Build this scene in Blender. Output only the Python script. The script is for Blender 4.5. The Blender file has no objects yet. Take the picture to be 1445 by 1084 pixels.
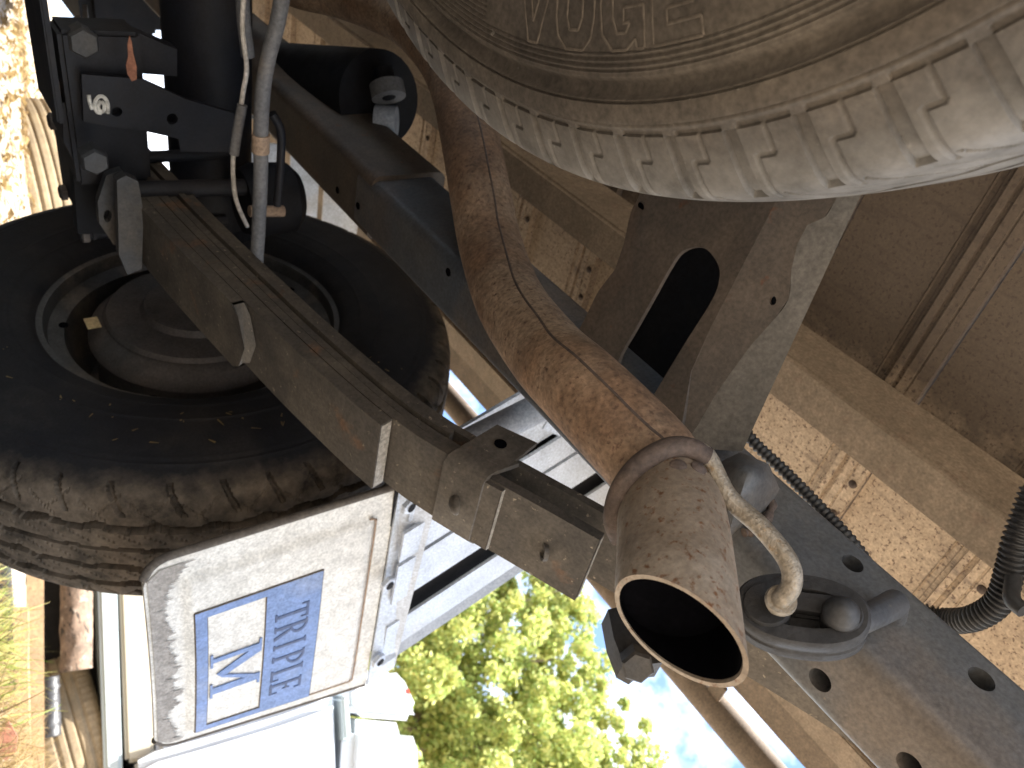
import bpy, bmesh, math, random
import numpy as np
from mathutils import Vector, Matrix, noise
random.seed(7); rng = np.random.default_rng(7)
rad = math.radians
SC = bpy.context.scene
COL = SC.collection

# ------------------------------------------------------------------ camera
# world: x to the truck's right-hand side, y towards its front, z up, ground z = 0
H = 0.10                                             # lens 10 cm above the ground, under the tail of the truck
F = 1095.0; CX, CY = 722.5, 542.0                    # calibrated on the photograph's vanishing points
Rm = np.array([[-0.2041447, 0.77720077, 0.59521753],
               [-0.56334672, -0.59052457, 0.57785916],
               [0.80060316, -0.21734695, 0.55838596]])
cam_d = bpy.data.cameras.new('camera'); cam = bpy.data.objects.new('camera', cam_d); COL.objects.link(cam)
cam_d.sensor_width = 36.0; cam_d.sensor_fit = 'HORIZONTAL'; cam_d.lens = F / 1445.0 * 36.0
cam_d.clip_start = 0.01; cam_d.clip_end = 2000.0
cam_d.dof.use_dof = True; cam_d.dof.focus_distance = 0.46; cam_d.dof.aperture_fstop = 15.0
M4 = Matrix.Identity(4)
for i in range(3):
    M4[i][0] = Rm[i, 0]; M4[i][1] = -Rm[i, 1]; M4[i][2] = -Rm[i, 2]
M4[2][3] = H
cam.matrix_world = M4
SC.camera = cam

# ------------------------------------------------------------------ light
SUN_EL, SUN_AZ = 63.0, 197.0                          # azimuth from +y towards +x
sd = np.array([math.sin(rad(SUN_AZ)) * math.cos(rad(SUN_EL)), math.cos(rad(SUN_AZ)) * math.cos(rad(SUN_EL)), math.sin(rad(SUN_EL))])
sl = bpy.data.lights.new('sun', 'SUN'); sl.energy = 5.0; sl.angle = rad(0.53); sl.color = (1.0, 0.96, 0.90)
sun = bpy.data.objects.new('sun', sl); COL.objects.link(sun)
sun.rotation_euler = Vector((-sd[0], -sd[1], -sd[2])).to_track_quat('-Z', 'Y').to_euler()
sun.location = (-2, -5, 9)
W = bpy.data.worlds.new('World'); SC.world = W; W.use_nodes = True
nt = W.node_tree; nt.nodes.clear()
out = nt.nodes.new('ShaderNodeOutputWorld'); bg = nt.nodes.new('ShaderNodeBackground'); bg.inputs[1].default_value = 0.09
sky = nt.nodes.new('ShaderNodeTexSky'); sky.sky_type = 'NISHITA'; sky.sun_disc = False
sky.sun_elevation = rad(SUN_EL); sky.sun_rotation = rad(SUN_AZ); sky.air_density = 1.0; sky.dust_density = 0.6; sky.ozone_density = 1.6
tc = nt.nodes.new('ShaderNodeTexCoord'); nz = nt.nodes.new('ShaderNodeTexNoise')
nz.inputs['Scale'].default_value = 2.6; nz.inputs['Detail'].default_value = 7; nz.inputs['Roughness'].default_value = 0.62
rp = nt.nodes.new('ShaderNodeValToRGB'); rp.color_ramp.elements[0].position = 0.44; rp.color_ramp.elements[1].position = 0.62
mx = nt.nodes.new('ShaderNodeMix'); mx.data_type = 'RGBA'; mx.inputs['B'].default_value = (9, 9.2, 9.6, 1)
L = nt.links.new
L(tc.outputs['Generated'], nz.inputs['Vector']); L(nz.outputs['Fac'], rp.inputs['Fac']); L(rp.outputs['Color'], mx.inputs['Factor'])
L(sky.outputs[0], mx.inputs['A']); L(mx.outputs['Result'], bg.inputs[0]); L(bg.outputs[0], out.inputs[0])
vs = SC.view_settings; vs.view_transform = 'Standard'; vs.look = 'None'; vs.gamma = 1.0; vs.exposure = 2.4; vs.use_curve_mapping = False
SC.cycles.max_bounces = 10; SC.cycles.diffuse_bounces = 6

# ------------------------------------------------------------------ helpers
def ray(px, py):
    return Rm @ np.array([(px - CX) / F, (py - CY) / F, 1.0])
def at(px, py, **k):
    """point on the line of sight at a known x, y, z (relative to the lens) or depth -> world"""
    d = ray(px, py); a, v = next(iter(k.items()))
    t = v if a == 'd' else v / d['xyz'.index(a)]
    p = d * t; return Vector((p[0], p[1], p[2] + H))
def on(px, py, n, o):
    d = ray(px, py); n = np.array(n); o = np.array(o)
    p = d * (n @ o) / (n @ d); return Vector((p[0], p[1], p[2] + H))
def wp(x, y, z): return Vector((x, y, z + H))

MATS = {}
def mat(name, c1, c2, scale=20, rough=0.75, metal=0.0, bump=0.15, bscale=None, spots=None, dust=None, detail=8, mid=(0.35, 0.65), coat=0, streak=None, spec=0.5, grain=.28):
    """two-tone noise + optional spots (colour, scale, lo, hi) + optional dust settling layer (colour, scale, lo, hi) + relief"""
    m = bpy.data.materials.new(name); m.use_nodes = True; t = m.node_tree; b = t.nodes['Principled BSDF']
    l = t.links.new; tcn = t.nodes.new('ShaderNodeTexCoord')
    def noi(s, d=detail, r=0.6, vec=None):
        n = t.nodes.new('ShaderNodeTexNoise'); n.inputs['Scale'].default_value = s; n.inputs['Detail'].default_value = d; n.inputs['Roughness'].default_value = r
        l(vec or tcn.outputs['Object'], n.inputs['Vector']); return n.outputs['Fac']
    def ramp(f, lo, hi):
        r = t.nodes.new('ShaderNodeMapRange'); r.inputs['From Min'].default_value = lo; r.inputs['From Max'].default_value = hi; l(f, r.inputs['Value']); return r.outputs[0]
    def mix(f, a, c):
        x = t.nodes.new('ShaderNodeMix'); x.data_type = 'RGBA'; l(f, x.inputs['Factor'])
        for s, v in (('A', a), ('B', c)):
            if isinstance(v, tuple): x.inputs[s].default_value = (*v, 1)
            else: l(v, x.inputs[s])
        return x.outputs['Result']
    colr = mix(ramp(noi(scale), *mid), c1, c2)
    for ly in (dust, spots, streak):
        if not ly: continue
        cc, s, lo, hi = ly[:4]; vec = None
        if len(ly) > 4:
            mp = t.nodes.new('ShaderNodeMapping'); mp.inputs['Scale'].default_value = ly[4]; l(tcn.outputs['Object'], mp.inputs['Vector']); vec = mp.outputs[0]
        colr = mix(ramp(noi(s, vec=vec), lo, hi), colr, cc)
    for gs, lo, hi in ((scale * 4.3, 1 - grain * .6, 1 + grain * .6), (330, 1 - grain, 1 + grain)):
        mr = t.nodes.new('ShaderNodeMapRange'); mr.inputs['From Min'].default_value = .3; mr.inputs['From Max'].default_value = .7; mr.inputs['To Min'].default_value = lo; mr.inputs['To Max'].default_value = hi
        l(noi(gs, 5), mr.inputs['Value']); vm = t.nodes.new('ShaderNodeVectorMath'); vm.operation = 'SCALE'; l(colr, vm.inputs[0]); l(mr.outputs[0], vm.inputs['Scale']); colr = vm.outputs[0]
    l(colr, b.inputs['Base Color'])
    rr = t.nodes.new('ShaderNodeMapRange'); rr.inputs['To Min'].default_value = max(0.05, rough - 0.12); rr.inputs['To Max'].default_value = min(1, rough + 0.12)
    l(noi(scale * 1.7), rr.inputs['Value']); l(rr.outputs[0], b.inputs['Roughness'])
    b.inputs['Metallic'].default_value = metal; b.inputs['Coat Weight'].default_value = coat
    b.inputs['Specular IOR Level'].default_value = spec
    if bump:
        bn = t.nodes.new('ShaderNodeBump'); bn.inputs['Strength'].default_value = bump; bn.inputs['Distance'].default_value = 0.002
        l(noi(bscale or scale * 4), bn.inputs['Height']); l(bn.outputs[0], b.inputs['Normal'])
    MATS[name] = m; return m
def ground_mat():  # dark round patch under the truck, painted in to cut bounced light
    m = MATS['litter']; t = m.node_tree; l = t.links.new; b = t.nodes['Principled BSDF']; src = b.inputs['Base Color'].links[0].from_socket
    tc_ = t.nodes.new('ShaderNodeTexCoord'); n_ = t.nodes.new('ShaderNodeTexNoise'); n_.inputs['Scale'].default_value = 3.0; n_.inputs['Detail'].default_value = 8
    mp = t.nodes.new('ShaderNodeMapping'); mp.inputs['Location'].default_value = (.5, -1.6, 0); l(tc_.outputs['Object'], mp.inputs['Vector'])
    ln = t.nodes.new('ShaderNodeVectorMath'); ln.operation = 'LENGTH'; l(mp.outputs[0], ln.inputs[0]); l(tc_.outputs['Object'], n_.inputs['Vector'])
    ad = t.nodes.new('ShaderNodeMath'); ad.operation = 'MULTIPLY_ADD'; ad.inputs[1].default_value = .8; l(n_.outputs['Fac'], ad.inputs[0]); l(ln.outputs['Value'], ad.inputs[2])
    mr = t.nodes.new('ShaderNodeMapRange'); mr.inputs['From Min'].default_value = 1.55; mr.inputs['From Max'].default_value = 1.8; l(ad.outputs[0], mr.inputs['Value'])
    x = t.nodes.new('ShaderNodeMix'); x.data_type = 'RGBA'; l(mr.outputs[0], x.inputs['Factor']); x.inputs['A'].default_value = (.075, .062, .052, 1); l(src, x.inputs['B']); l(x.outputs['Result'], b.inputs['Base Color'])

def mesh(name, verts, faces, m, parent=None, smooth=False):
    me = bpy.data.meshes.new(name); me.from_pydata([tuple(v) for v in verts], [], [tuple(f) for f in faces]); me.update()
    return link(name, me, m, parent, smooth)
def link(name, me, m, parent=None, smooth=False):
    o = bpy.data.objects.new(name, me); COL.objects.link(o)
    if m and not me.materials: me.materials.append(MATS[m])
    if smooth: me.polygons.foreach_set('use_smooth', [True] * len(me.polygons))
    if parent: adopt(o, parent)
    return o
def adopt(o, parent):
    o.parent = parent; o.matrix_parent_inverse = world_of(parent).inverted()
def world_of(o):
    m = o.matrix_basis.copy()
    if o.parent: m = world_of(o.parent) @ o.matrix_parent_inverse @ m
    return m
def frombm(name, bm, m, parent=None, smooth=False, autos=None):
    bmesh.ops.recalc_face_normals(bm, faces=bm.faces[:])
    me = bpy.data.meshes.new(name); bm.to_mesh(me); bm.free(); o = link(name, me, m, parent, smooth)
    if autos: sharp(o, autos)
    return o
def sharp(o, ang=35):
    me = o.data; me.polygons.foreach_set('use_smooth', [True] * len(me.polygons)); me.set_sharp_from_angle(angle=rad(ang))
def thing(name, label, cat, loc=(0, 0, 0), group=None):
    o = bpy.data.objects.new(name, None); COL.objects.link(o); o.location = loc; o.empty_display_size = 0.05
    return tag(o, label, cat, group)
def tag(o, label=None, cat=None, group=None, kind=None):
    for k, v in (('label', label), ('category', cat), ('group', group), ('kind', kind)):
        if v: o[k] = v
    return o
def part(name, parent, label=None):
    o = bpy.data.objects.new(name, None); COL.objects.link(o); o.empty_display_size = 0.03; adopt(o, parent)
    if label: o['label'] = label
    return o
def bevel(bm, w, seg=2, edges=None):
    bmesh.ops.bevel(bm, geom=edges or [e for e in bm.edges if len(e.link_faces) == 2 and e.calc_face_angle(0) > 0.5], offset=w, segments=seg, affect='EDGES', clamp_overlap=True)
def box(name, lo, hi, m, parent=None, bev=0.0015, seg=2, rot=None):
    bm = bmesh.new(); bmesh.ops.create_cube(bm, size=1)
    c = [(a + b) / 2 for a, b in zip(lo, hi)]; s = [b - a for a, b in zip(lo, hi)]
    for v in bm.verts: v.co = Vector((v.co[0] * s[0], v.co[1] * s[1], v.co[2] * s[2]))
    if bev: bevel(bm, bev, seg)
    if rot is not None: bmesh.ops.rotate(bm, verts=bm.verts[:], matrix=rot)
    bmesh.ops.translate(bm, verts=bm.verts[:], vec=c)
    return wnorm(frombm(name, bm, m, parent, autos=60))
def wnorm(o):
    md = o.modifiers.new('weighted_normals', 'WEIGHTED_NORMAL'); md.keep_sharp = True; return o
def catmull(pts, n=8):
    P = [np.array(p, float) for p in pts]; P = [2 * P[0] - P[1]] + P + [2 * P[-1] - P[-2]]; o = []
    for i in range(1, len(P) - 2):
        for k in range(n):
            t = k / n; a, b, c, d = P[i - 1:i + 3]
            o.append(0.5 * (2 * b + (c - a) * t + (2 * a - 5 * b + 4 * c - d) * t * t + (3 * b - a - 3 * c + d) * t ** 3))
    o.append(P[-2]); return o
def tube(name, pts, r, m, parent=None, n=24, cap=True, ridge=None, wall=0):
    """swept round section; r a number or one per point; wall > 0 leaves it open ended and hollow"""
    P = [np.array(p, float) for p in pts]; N = len(P); Rr = [r] * N if np.isscalar(r) else list(r)
    T = [P[min(i + 1, N - 1)] - P[max(i - 1, 0)] for i in range(N)]; T = [t / np.linalg.norm(t) for t in T]
    u = np.cross(T[0], [0.3, 0.5, 0.81]); u /= np.linalg.norm(u); V = []; Fc = []
    fr = []
    for i in range(N):
        u = u - T[i] * (u @ T[i]); u /= np.linalg.norm(u); w = np.cross(T[i], u); fr.append((u.copy(), w))
    def ring(i, rr):
        u, w = fr[i]; b = len(V)
        for k in range(n):
            a = 2 * math.pi * k / n; q = rr
            V.append(P[i] + q * (math.cos(a) * u + math.sin(a) * w))
        return b
    rings = [ring(i, Rr[i]) for i in range(N)]
    if wall: rings += [ring(i, Rr[i] - wall) for i in reversed(range(N))]
    for a, b in zip(rings, rings[1:] + ([rings[0]] if wall else [])):
        for k in range(n): Fc.append((a + k, a + (k + 1) % n, b + (k + 1) % n, b + k))
    if cap and not wall:
        Fc.append(tuple(rings[0] + k for k in reversed(range(n)))); Fc.append(tuple(rings[-1] + k for k in range(n)))
    o = mesh(name, V, Fc, m, parent, True)
    if cap or wall: sharp(o, 50)
    return o
def lathe(name, prof, origin, axis, m, parent=None, n=32, closed=False, ang=40):
    """prof: (distance along axis, radius)"""
    ax = Vector(axis).normalized(); q = ax.to_track_quat('Z', 'Y'); V = []; Fc = []
    for a, r in prof:
        for k in range(n):
            t = 2 * math.pi * k / n; V.append(Vector(origin) + q @ Vector((r * math.cos(t), r * math.sin(t), a)))
    np_ = len(prof)
    for i in range(np_ if closed else np_ - 1):
        j = (i + 1) % np_
        for k in range(n): Fc.append((i * n + k, i * n + (k + 1) % n, j * n + (k + 1) % n, j * n + k))
    if not closed:
        Fc.append(tuple(reversed(range(n)))); Fc.append(tuple((np_ - 1) * n + k for k in range(n)))
    o = mesh(name, V, Fc, m, parent, True); sharp(o, ang); return o
def bolt(name, p, axis, r, h, m, parent, dome=False):
    if dome: pr = [(0, r), (h * .35, r * .98), (h * .75, r * .7), (h, r * .25)]; return lathe(name, pr, p, axis, m, parent, 20)
    return lathe(name, [(0, r), (h * .85, r), (h, r * .85)], p, axis, m, parent, 6, ang=20)
def plate(name, outline, holes, thick, m, parent=None, bev=0.0):
    """flat sheet with holes, outline and holes as coplanar 3-D loops; thick = offset vector"""
    bm = bmesh.new(); es = []
    for lp in [outline] + list(holes):
        vs_ = [bm.verts.new(p) for p in lp]
        for a, b in zip(vs_, vs_[1:] + vs_[:1]): es.append(bm.edges.new((a, b)))
    r = bmesh.ops.triangle_fill(bm, use_beauty=True, use_dissolve=True, edges=es)
    fs = bm.faces[:]
    e = bmesh.ops.extrude_face_region(bm, geom=fs)
    bmesh.ops.translate(bm, verts=[g for g in e['geom'] if isinstance(g, bmesh.types.BMVert)], vec=Vector(thick))
    return frombm(name, bm, m, parent, autos=35)
def prism(name, prof, x0, x1, m, parent=None, ang=30, fn=None):
    """closed (y, z) outline pulled along x"""
    n = len(prof); V = [(x0, y, z) for y, z in prof] + [(x1, y, z) for y, z in prof]
    Fc = [tuple(range(n)), tuple(reversed(range(n, 2 * n)))] + [(i, n + i, n + (i + 1) % n, (i + 1) % n) for i in range(n)]
    bm = bmesh.new(); vv = [bm.verts.new(v) for v in V]
    for f_ in Fc: bm.faces.new([vv[i] for i in f_])
    return frombm(name, bm, m, parent, autos=ang)
def boolean(o, cutters):
    for c in cutters:
        md = o.modifiers.new('cut', 'BOOLEAN'); md.operation = 'DIFFERENCE'; md.solver = 'EXACT'; md.object = c
    dg = bpy.context.evaluated_depsgraph_get(); me = bpy.data.meshes.new_from_object(o.evaluated_get(dg)); o.modifiers.clear(); old = o.data; o.data = me
    for c in cutters: bpy.data.objects.remove(c)
    sharp(o, 40)
def sstep(x, a, b):
    t = np.clip((x - a) / (b - a), 0, 1); return t * t * (3 - 2 * t)
def smax(x): return max(0.0, x)

# ------------------------------------------------------------------ materials
mat('rust_pipe', (.23, .14, .085), (.14, .092, .062), 30, .75, .2, .3, 200, dust=((.37, .28, .20), 8, .45, .68), spots=((.11, .065, .045), 260, .56, .68), streak=((.25, .145, .08), 14, .52, .8), grain=.36)
mat('pipe_tip', (.30, .25, .20), (.24, .19, .145), 26, .55, .45, .3, 220, spots=((.17, .085, .045), 230, .57, .66), dust=((.37, .33, .28), 12, .5, .7), streak=((.21, .15, .14), 9, .6, .78), grain=.2)
mat('soot_hole_shade', (.0012, .0014, .0022), (.002, .002, .003), 40, .95, 0, 0, spec=.02)  # soot in the tailpipe, and shade painted as flat discs for holes
mat('weld', (.06, .045, .04), (.11, .08, .065), 60, .8, .1, .5)
mat('spring_steel', (.095, .082, .068), (.055, .049, .044), 16, .68, .3, .3, 120, spots=((.20, .10, .05), 18, .60, .75), dust=((.16, .135, .105), 7, .48, .75), streak=((.26, .22, .17), 160, .64, .70))
mat('cut_edge', (.33, .30, .26), (.20, .18, .15), 200, .7, .2, .4)
mat('dark_paint', (.028, .032, .04), (.045, .042, .04), 18, .62, .1, .2, 140, dust=((.085, .07, .055), 9, .5, .8))
mat('rail_paint', (.065, .075, .092), (.092, .09, .088), 7, .5, .15, .25, 160, dust=((.145, .112, .086), 6, .48, .7), spots=((.15, .13, .112), 130, .66, .74), streak=((.06, .06, .065), 12, .6, .8))
mat('member_paint', (.052, .045, .04), (.09, .07, .055), 9, .65, .1, .2, 130, dust=((.15, .095, .062), 5, .5, .7), spots=((.10, .045, .025), 70, .64, .72))
mat('black_paint', (.004, .005, .008), (.008, .008, .010), 25, .65, 0, .2, spec=.2)
mat('axle_paint', (.006, .008, .014), (.012, .012, .015), 14, .6, 0, .2, dust=((.022, .018, .016), 8, .5, .8), spec=.25)
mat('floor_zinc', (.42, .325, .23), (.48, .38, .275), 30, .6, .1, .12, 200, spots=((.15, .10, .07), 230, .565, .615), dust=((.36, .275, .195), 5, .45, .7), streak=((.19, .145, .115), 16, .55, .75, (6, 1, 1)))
mat('runner_dust', (.23, .18, .13), (.18, .14, .10), 25, .75, .0, .15, 200, spots=((.19, .14, .10), 60, .58, .66), dust=((.27, .21, .15), 6, .5, .7))
mat('tyre_old', (.008, .008, .011), (.014, .013, .014), 14, .8, 0, .3, 260, dust=((.028, .024, .022), 9, .55, .8), spec=.3)
mat('tyre_spare', (.098, .082, .067), (.062, .053, .045), 12, .82, 0, .12, 260, dust=((.135, .115, .092), 8, .5, .8), spots=((.26, .24, .21), 150, .68, .75), spec=.35, grain=.3)
mat('spare_letter', (.135, .112, .09), (.08, .068, .056), 12, .82, 0, .1, 260, spec=.3)
mat('tyre_tan', (.27, .205, .125), (.20, .155, .10), 8, .9, 0, .2, 120, spec=.2)
mat('rim_grey', (.085, .083, .083), (.045, .045, .047), 12, .5, .5, .15, dust=((.26, .20, .15), 7, .5, .75))
mat('drum_grey', (.07, .068, .07), (.12, .10, .09), 10, .7, .3, .25)
mat('sticker', (.55, .42, .22), (.45, .33, .18), 60, .7)
mat('flap_white', (.64, .63, .60), (.54, .53, .50), 16, .6, 0, .5, 260, dust=((.40, .36, .31), 7, .55, .8), spots=((.30, .25, .2), 120, .69, .75))
mat('flap_worn', (.22, .205, .19), (.34, .32, .3), 60, .85, 0, .6, 240)
mat('flap_dark', (.07, .058, .05), (.11, .095, .08), 60, .9)
mat('badge_blue', (.15, .23, .45), (.12, .19, .37), 30, .6, 0, .15, dust=((.27, .31, .41), 12, .5, .85))
mat('letter_blue', (.045, .075, .17), (.07, .09, .16), 60, .7)
mat('guard_white', (.52, .57, .66), (.44, .49, .57), 6, .45, 0, .12, 220, dust=((.38, .35, .32), 9, .58, .8), coat=.15)
mat('guard_grey', (.24, .27, .32), (.30, .32, .36), 10, .5, 0, .1)
mat('gap_black', (.012, .012, .014), (.02, .02, .022), 50, .9, spec=.2)
mat('beam_brown', (.11, .085, .06), (.16, .12, .085), 20, .7, .05, .2, spots=((.22, .16, .11), 60, .6, .7))
mat('rubber', (.018, .019, .022), (.03, .03, .033), 40, .7, 0, .3, 300, dust=((.055, .052, .05), 16, .52, .8), spec=.4)
mat('hanger_steel', (.30, .27, .23), (.22, .19, .15), 60, .5, .55, .6, 420, spots=((.24, .17, .10), 140, .58, .7), grain=.25)
mat('conduit', (.018, .018, .02), (.03, .03, .032), 60, .5)
mat('hose_grey', (.10, .105, .115), (.14, .14, .145), 30, .65, dust=((.2, .16, .12), 20, .6, .8))
mat('cable_white', (.55, .53, .5), (.4, .38, .35), 40, .6)
mat('tape_tan', (.33, .24, .17), (.25, .18, .13), 50, .8)
mat('chalk', (.62, .60, .56), (.35, .34, .32), 120, .9)
mat('leaf_dry', (.28, .12, .07), (.17, .07, .045), 60, .9)
mat('car_white', (.50, .52, .55), (.46, .48, .50), 2, .3, 0, 0, coat=.5, grain=.02)
mat('car_cream', (.36, .33, .26), (.31, .28, .22), 3, .45, 0, 0, dust=((.28, .25, .19), 5, .55, .8), grain=.02)
mat('sill_grey', (.36, .41, .41), (.31, .35, .36), 4, .4, 0, 0, grain=.02)
mat('lens_red', (.6, .05, .02), (.45, .03, .02), 9, .2)
mat('glass_dark', (.03, .035, .04), (.05, .05, .06), 9, .1, grain=.02)
mat('bark', (.10, .07, .05), (.19, .13, .09), 26, .95, 0, 1.0, 40, spots=((.28, .23, .18), 40, .60, .68), streak=((.03, .022, .016), 30, .56, .64, (1, 1, 3)))
mat('timber', (.30, .20, .105), (.22, .145, .08), 12, .85, 0, .4, 80, streak=((.12, .075, .04), 20, .55, .7, (1, 8, 8)))
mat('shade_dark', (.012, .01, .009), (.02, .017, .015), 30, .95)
mat('litter', (.27, .22, .165), (.17, .14, .105), 40, .95, 0, .9, 70, spots=((.36, .30, .21), 30, .55, .65), dust=((.13, .10, .075), 14, .58, .72))
mat('trunk', (.20, .15, .11), (.30, .24, .19), 6, .95, 0, .8, 20)

def tyre_dirt_and_light(m, col, r0, r1, lo=.35, hi=1.25, wob=.07):
    t = m.node_tree; l = t.links.new; b = t.nodes['Principled BSDF']; src = b.inputs['Base Color'].links[0].from_socket
    tc_ = t.nodes.new('ShaderNodeTexCoord'); mp = t.nodes.new('ShaderNodeMapping'); mp.inputs['Scale'].default_value = (0, 1, 1); l(tc_.outputs['Object'], mp.inputs['Vector'])
    ln = t.nodes.new('ShaderNodeVectorMath'); ln.operation = 'LENGTH'; l(mp.outputs[0], ln.inputs[0])
    def nn(s_, d_, sc_):
        n_ = t.nodes.new('ShaderNodeTexNoise'); n_.inputs['Scale'].default_value = s_; n_.inputs['Detail'].default_value = d_; n_.inputs['Roughness'].default_value = .7; mp2 = t.nodes.new('ShaderNodeMapping'); mp2.inputs['Scale'].default_value = sc_; l(tc_.outputs['Object'], mp2.inputs['Vector']); l(mp2.outputs[0], n_.inputs['Vector']); return n_.outputs['Fac']
    ad = t.nodes.new('ShaderNodeMath'); ad.operation = 'MULTIPLY_ADD'; ad.inputs[1].default_value = wob; l(nn(22, 8, (1, 1, 1)), ad.inputs[0]); l(ln.outputs['Value'], ad.inputs[2])
    mr = t.nodes.new('ShaderNodeMapRange'); mr.inputs['From Min'].default_value = r0 + wob / 2; mr.inputs['From Max'].default_value = r1 + wob / 2; l(ad.outputs[0], mr.inputs['Value'])
    cr_ = t.nodes.new('ShaderNodeValToRGB'); cr_.color_ramp.elements[0].color = (*[c * lo for c in col], 1); cr_.color_ramp.elements[1].color = (*[c * hi for c in col], 1); cr_.color_ramp.elements[0].position = .35; cr_.color_ramp.elements[1].position = .62; l(nn(40, 9, (1, 1, 1)), cr_.inputs['Fac'])
    x = t.nodes.new('ShaderNodeMix'); x.data_type = 'RGBA'; l(mr.outputs[0], x.inputs['Factor']); l(src, x.inputs['A']); l(cr_.outputs[0], x.inputs['B']); l(x.outputs['Result'], b.inputs['Base Color'])
def inboard_shade(m, col):
    # shade painted into the floor sheets inboard of the runner, uneven at its edge
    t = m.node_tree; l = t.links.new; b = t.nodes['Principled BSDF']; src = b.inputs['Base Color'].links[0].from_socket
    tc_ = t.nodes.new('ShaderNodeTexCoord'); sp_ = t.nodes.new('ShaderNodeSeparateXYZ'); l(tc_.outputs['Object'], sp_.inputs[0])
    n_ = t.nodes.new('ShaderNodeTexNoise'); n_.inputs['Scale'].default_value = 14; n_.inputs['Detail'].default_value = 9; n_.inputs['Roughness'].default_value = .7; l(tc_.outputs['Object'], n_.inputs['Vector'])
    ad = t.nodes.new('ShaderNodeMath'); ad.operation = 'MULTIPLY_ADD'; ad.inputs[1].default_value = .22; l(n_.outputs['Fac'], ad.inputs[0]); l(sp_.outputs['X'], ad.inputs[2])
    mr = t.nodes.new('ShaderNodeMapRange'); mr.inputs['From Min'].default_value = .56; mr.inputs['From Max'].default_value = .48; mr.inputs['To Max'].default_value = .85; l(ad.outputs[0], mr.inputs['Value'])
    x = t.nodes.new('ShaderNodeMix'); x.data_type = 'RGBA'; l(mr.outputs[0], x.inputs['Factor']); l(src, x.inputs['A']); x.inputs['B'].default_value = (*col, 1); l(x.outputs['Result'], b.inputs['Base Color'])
inboard_shade(MATS['floor_zinc'], (.085, .068, .058))
tyre_dirt_and_light(MATS['tyre_old'], (.125, .098, .074), .318, .345, .3, 1.2, .05)
tyre_dirt_and_light(MATS['tyre_spare'], (.185, .18, .172), .318, .352, .55, 1.2, .02)  # dusty tread made paler by sky light painted into its colour
def leafmat(name, c1, c2, c3):
    m = bpy.data.materials.new(name); m.use_nodes = True; t = m.node_tree; b = t.nodes['Principled BSDF']; l = t.links.new
    o = t.nodes['Material Output']; g = t.nodes.new('ShaderNodeNewGeometry'); r = t.nodes.new('ShaderNodeValToRGB')
    r.color_ramp.elements[0].color = (*c1, 1); r.color_ramp.elements[1].color = (*c2, 1); e = r.color_ramp.elements.new(.85); e.color = (*c3, 1)
    l(g.outputs['Random Per Island'], r.inputs['Fac']); l(r.outputs[0], b.inputs['Base Color']); b.inputs['Roughness'].default_value = .6
    tr = t.nodes.new('ShaderNodeBsdfTranslucent'); l(r.outputs[0], tr.inputs['Color']); ms = t.nodes.new('ShaderNodeMixShader'); ms.inputs[0].default_value = .5
    l(b.outputs[0], ms.inputs[1]); l(tr.outputs[0], ms.inputs[2]); l(ms.outputs[0], o.inputs['Surface']); MATS[name] = m
leafmat('leaves', (.25, .36, .10), (.40, .46, .14), (.54, .52, .17))
leafmat('grass_blade', (.10, .18, .02), (.20, .26, .04), (.40, .34, .12))
leafmat('straw', (.30, .21, .085), (.38, .28, .12), (.17, .11, .05))

# ------------------------------------------------------------------ ground
def terrain(x, y):
    r = math.hypot(x, y); az = math.degrees(math.atan2(x, y))
    w = float(sstep(abs(az - 8), 46, 20))
    rise = 0.0
    if y > 1.35: rise = .26 * (min(y, 3.1) - 1.35) + .150 * smax(min(y, 40) - 3.1)
    h = rise * w
    far = float(sstep(r, 1.2, 2.6))
    h += far * .045 * noise.noise((x * .9, y * .9, 0)) + .012 * noise.noise((x * 3.1, y * 3.1, 2)) * (0.2 + .8 * far)
    h += .02 * smax(r - 8) * float(sstep(r, 8, 20))
    return h
def build_ground():
    radii = [0] + list(np.geomspace(.15, 700, 120)); n = 220; V = [(0, 0, terrain(0, 0))]; Fc = []
    for r in radii[1:]:
        for k in range(n):
            a = 2 * math.pi * k / n; x, y = r * math.sin(a), r * math.cos(a); V.append((x, y, terrain(x, y)))
    for k in range(n): Fc.append((0, 1 + (k + 1) % n, 1 + k))
    for i in range(len(radii) - 2):
        for k in range(n):
            a = 1 + i * n; b = a + n; Fc.append((a + k, a + (k + 1) % n, b + (k + 1) % n, b + k))
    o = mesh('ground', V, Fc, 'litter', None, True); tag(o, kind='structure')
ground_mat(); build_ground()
def blades(name, spots, m, label, cat):
    V = []; Fc = []
    for (x, y, h, lean, wd, yaw, flat) in spots:
        z = terrain(x, y); b = len(V); dx, dy = math.cos(yaw), math.sin(yaw); px, py = -dy * wd, dx * wd
        for i, t in enumerate((0, .4, .75, 1)):
            s = lean * t * t * h; zz = z + (h * t * (1 - .45 * lean * t) if not flat else .006 + .02 * t * lean * h / .1)
            if flat: s = h * t
            k = 1 - t * .9; V += [(x + dx * s + px * k, y + dy * s + py * k, zz), (x + dx * s - px * k, y + dy * s - py * k, zz)]
        for i in range(3): Fc.append((b + 2 * i, b + 2 * i + 1, b + 2 * i + 3, b + 2 * i + 2))
    return tag(mesh(name, V, Fc, m), label, cat, kind='stuff')

# ------------------------------------------------------------------ TRUCK
truck = thing('utility_truck', 'tray-back utility truck seen from underneath its tail, dusty underside', 'truck', (0.3, .9, 0))

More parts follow.
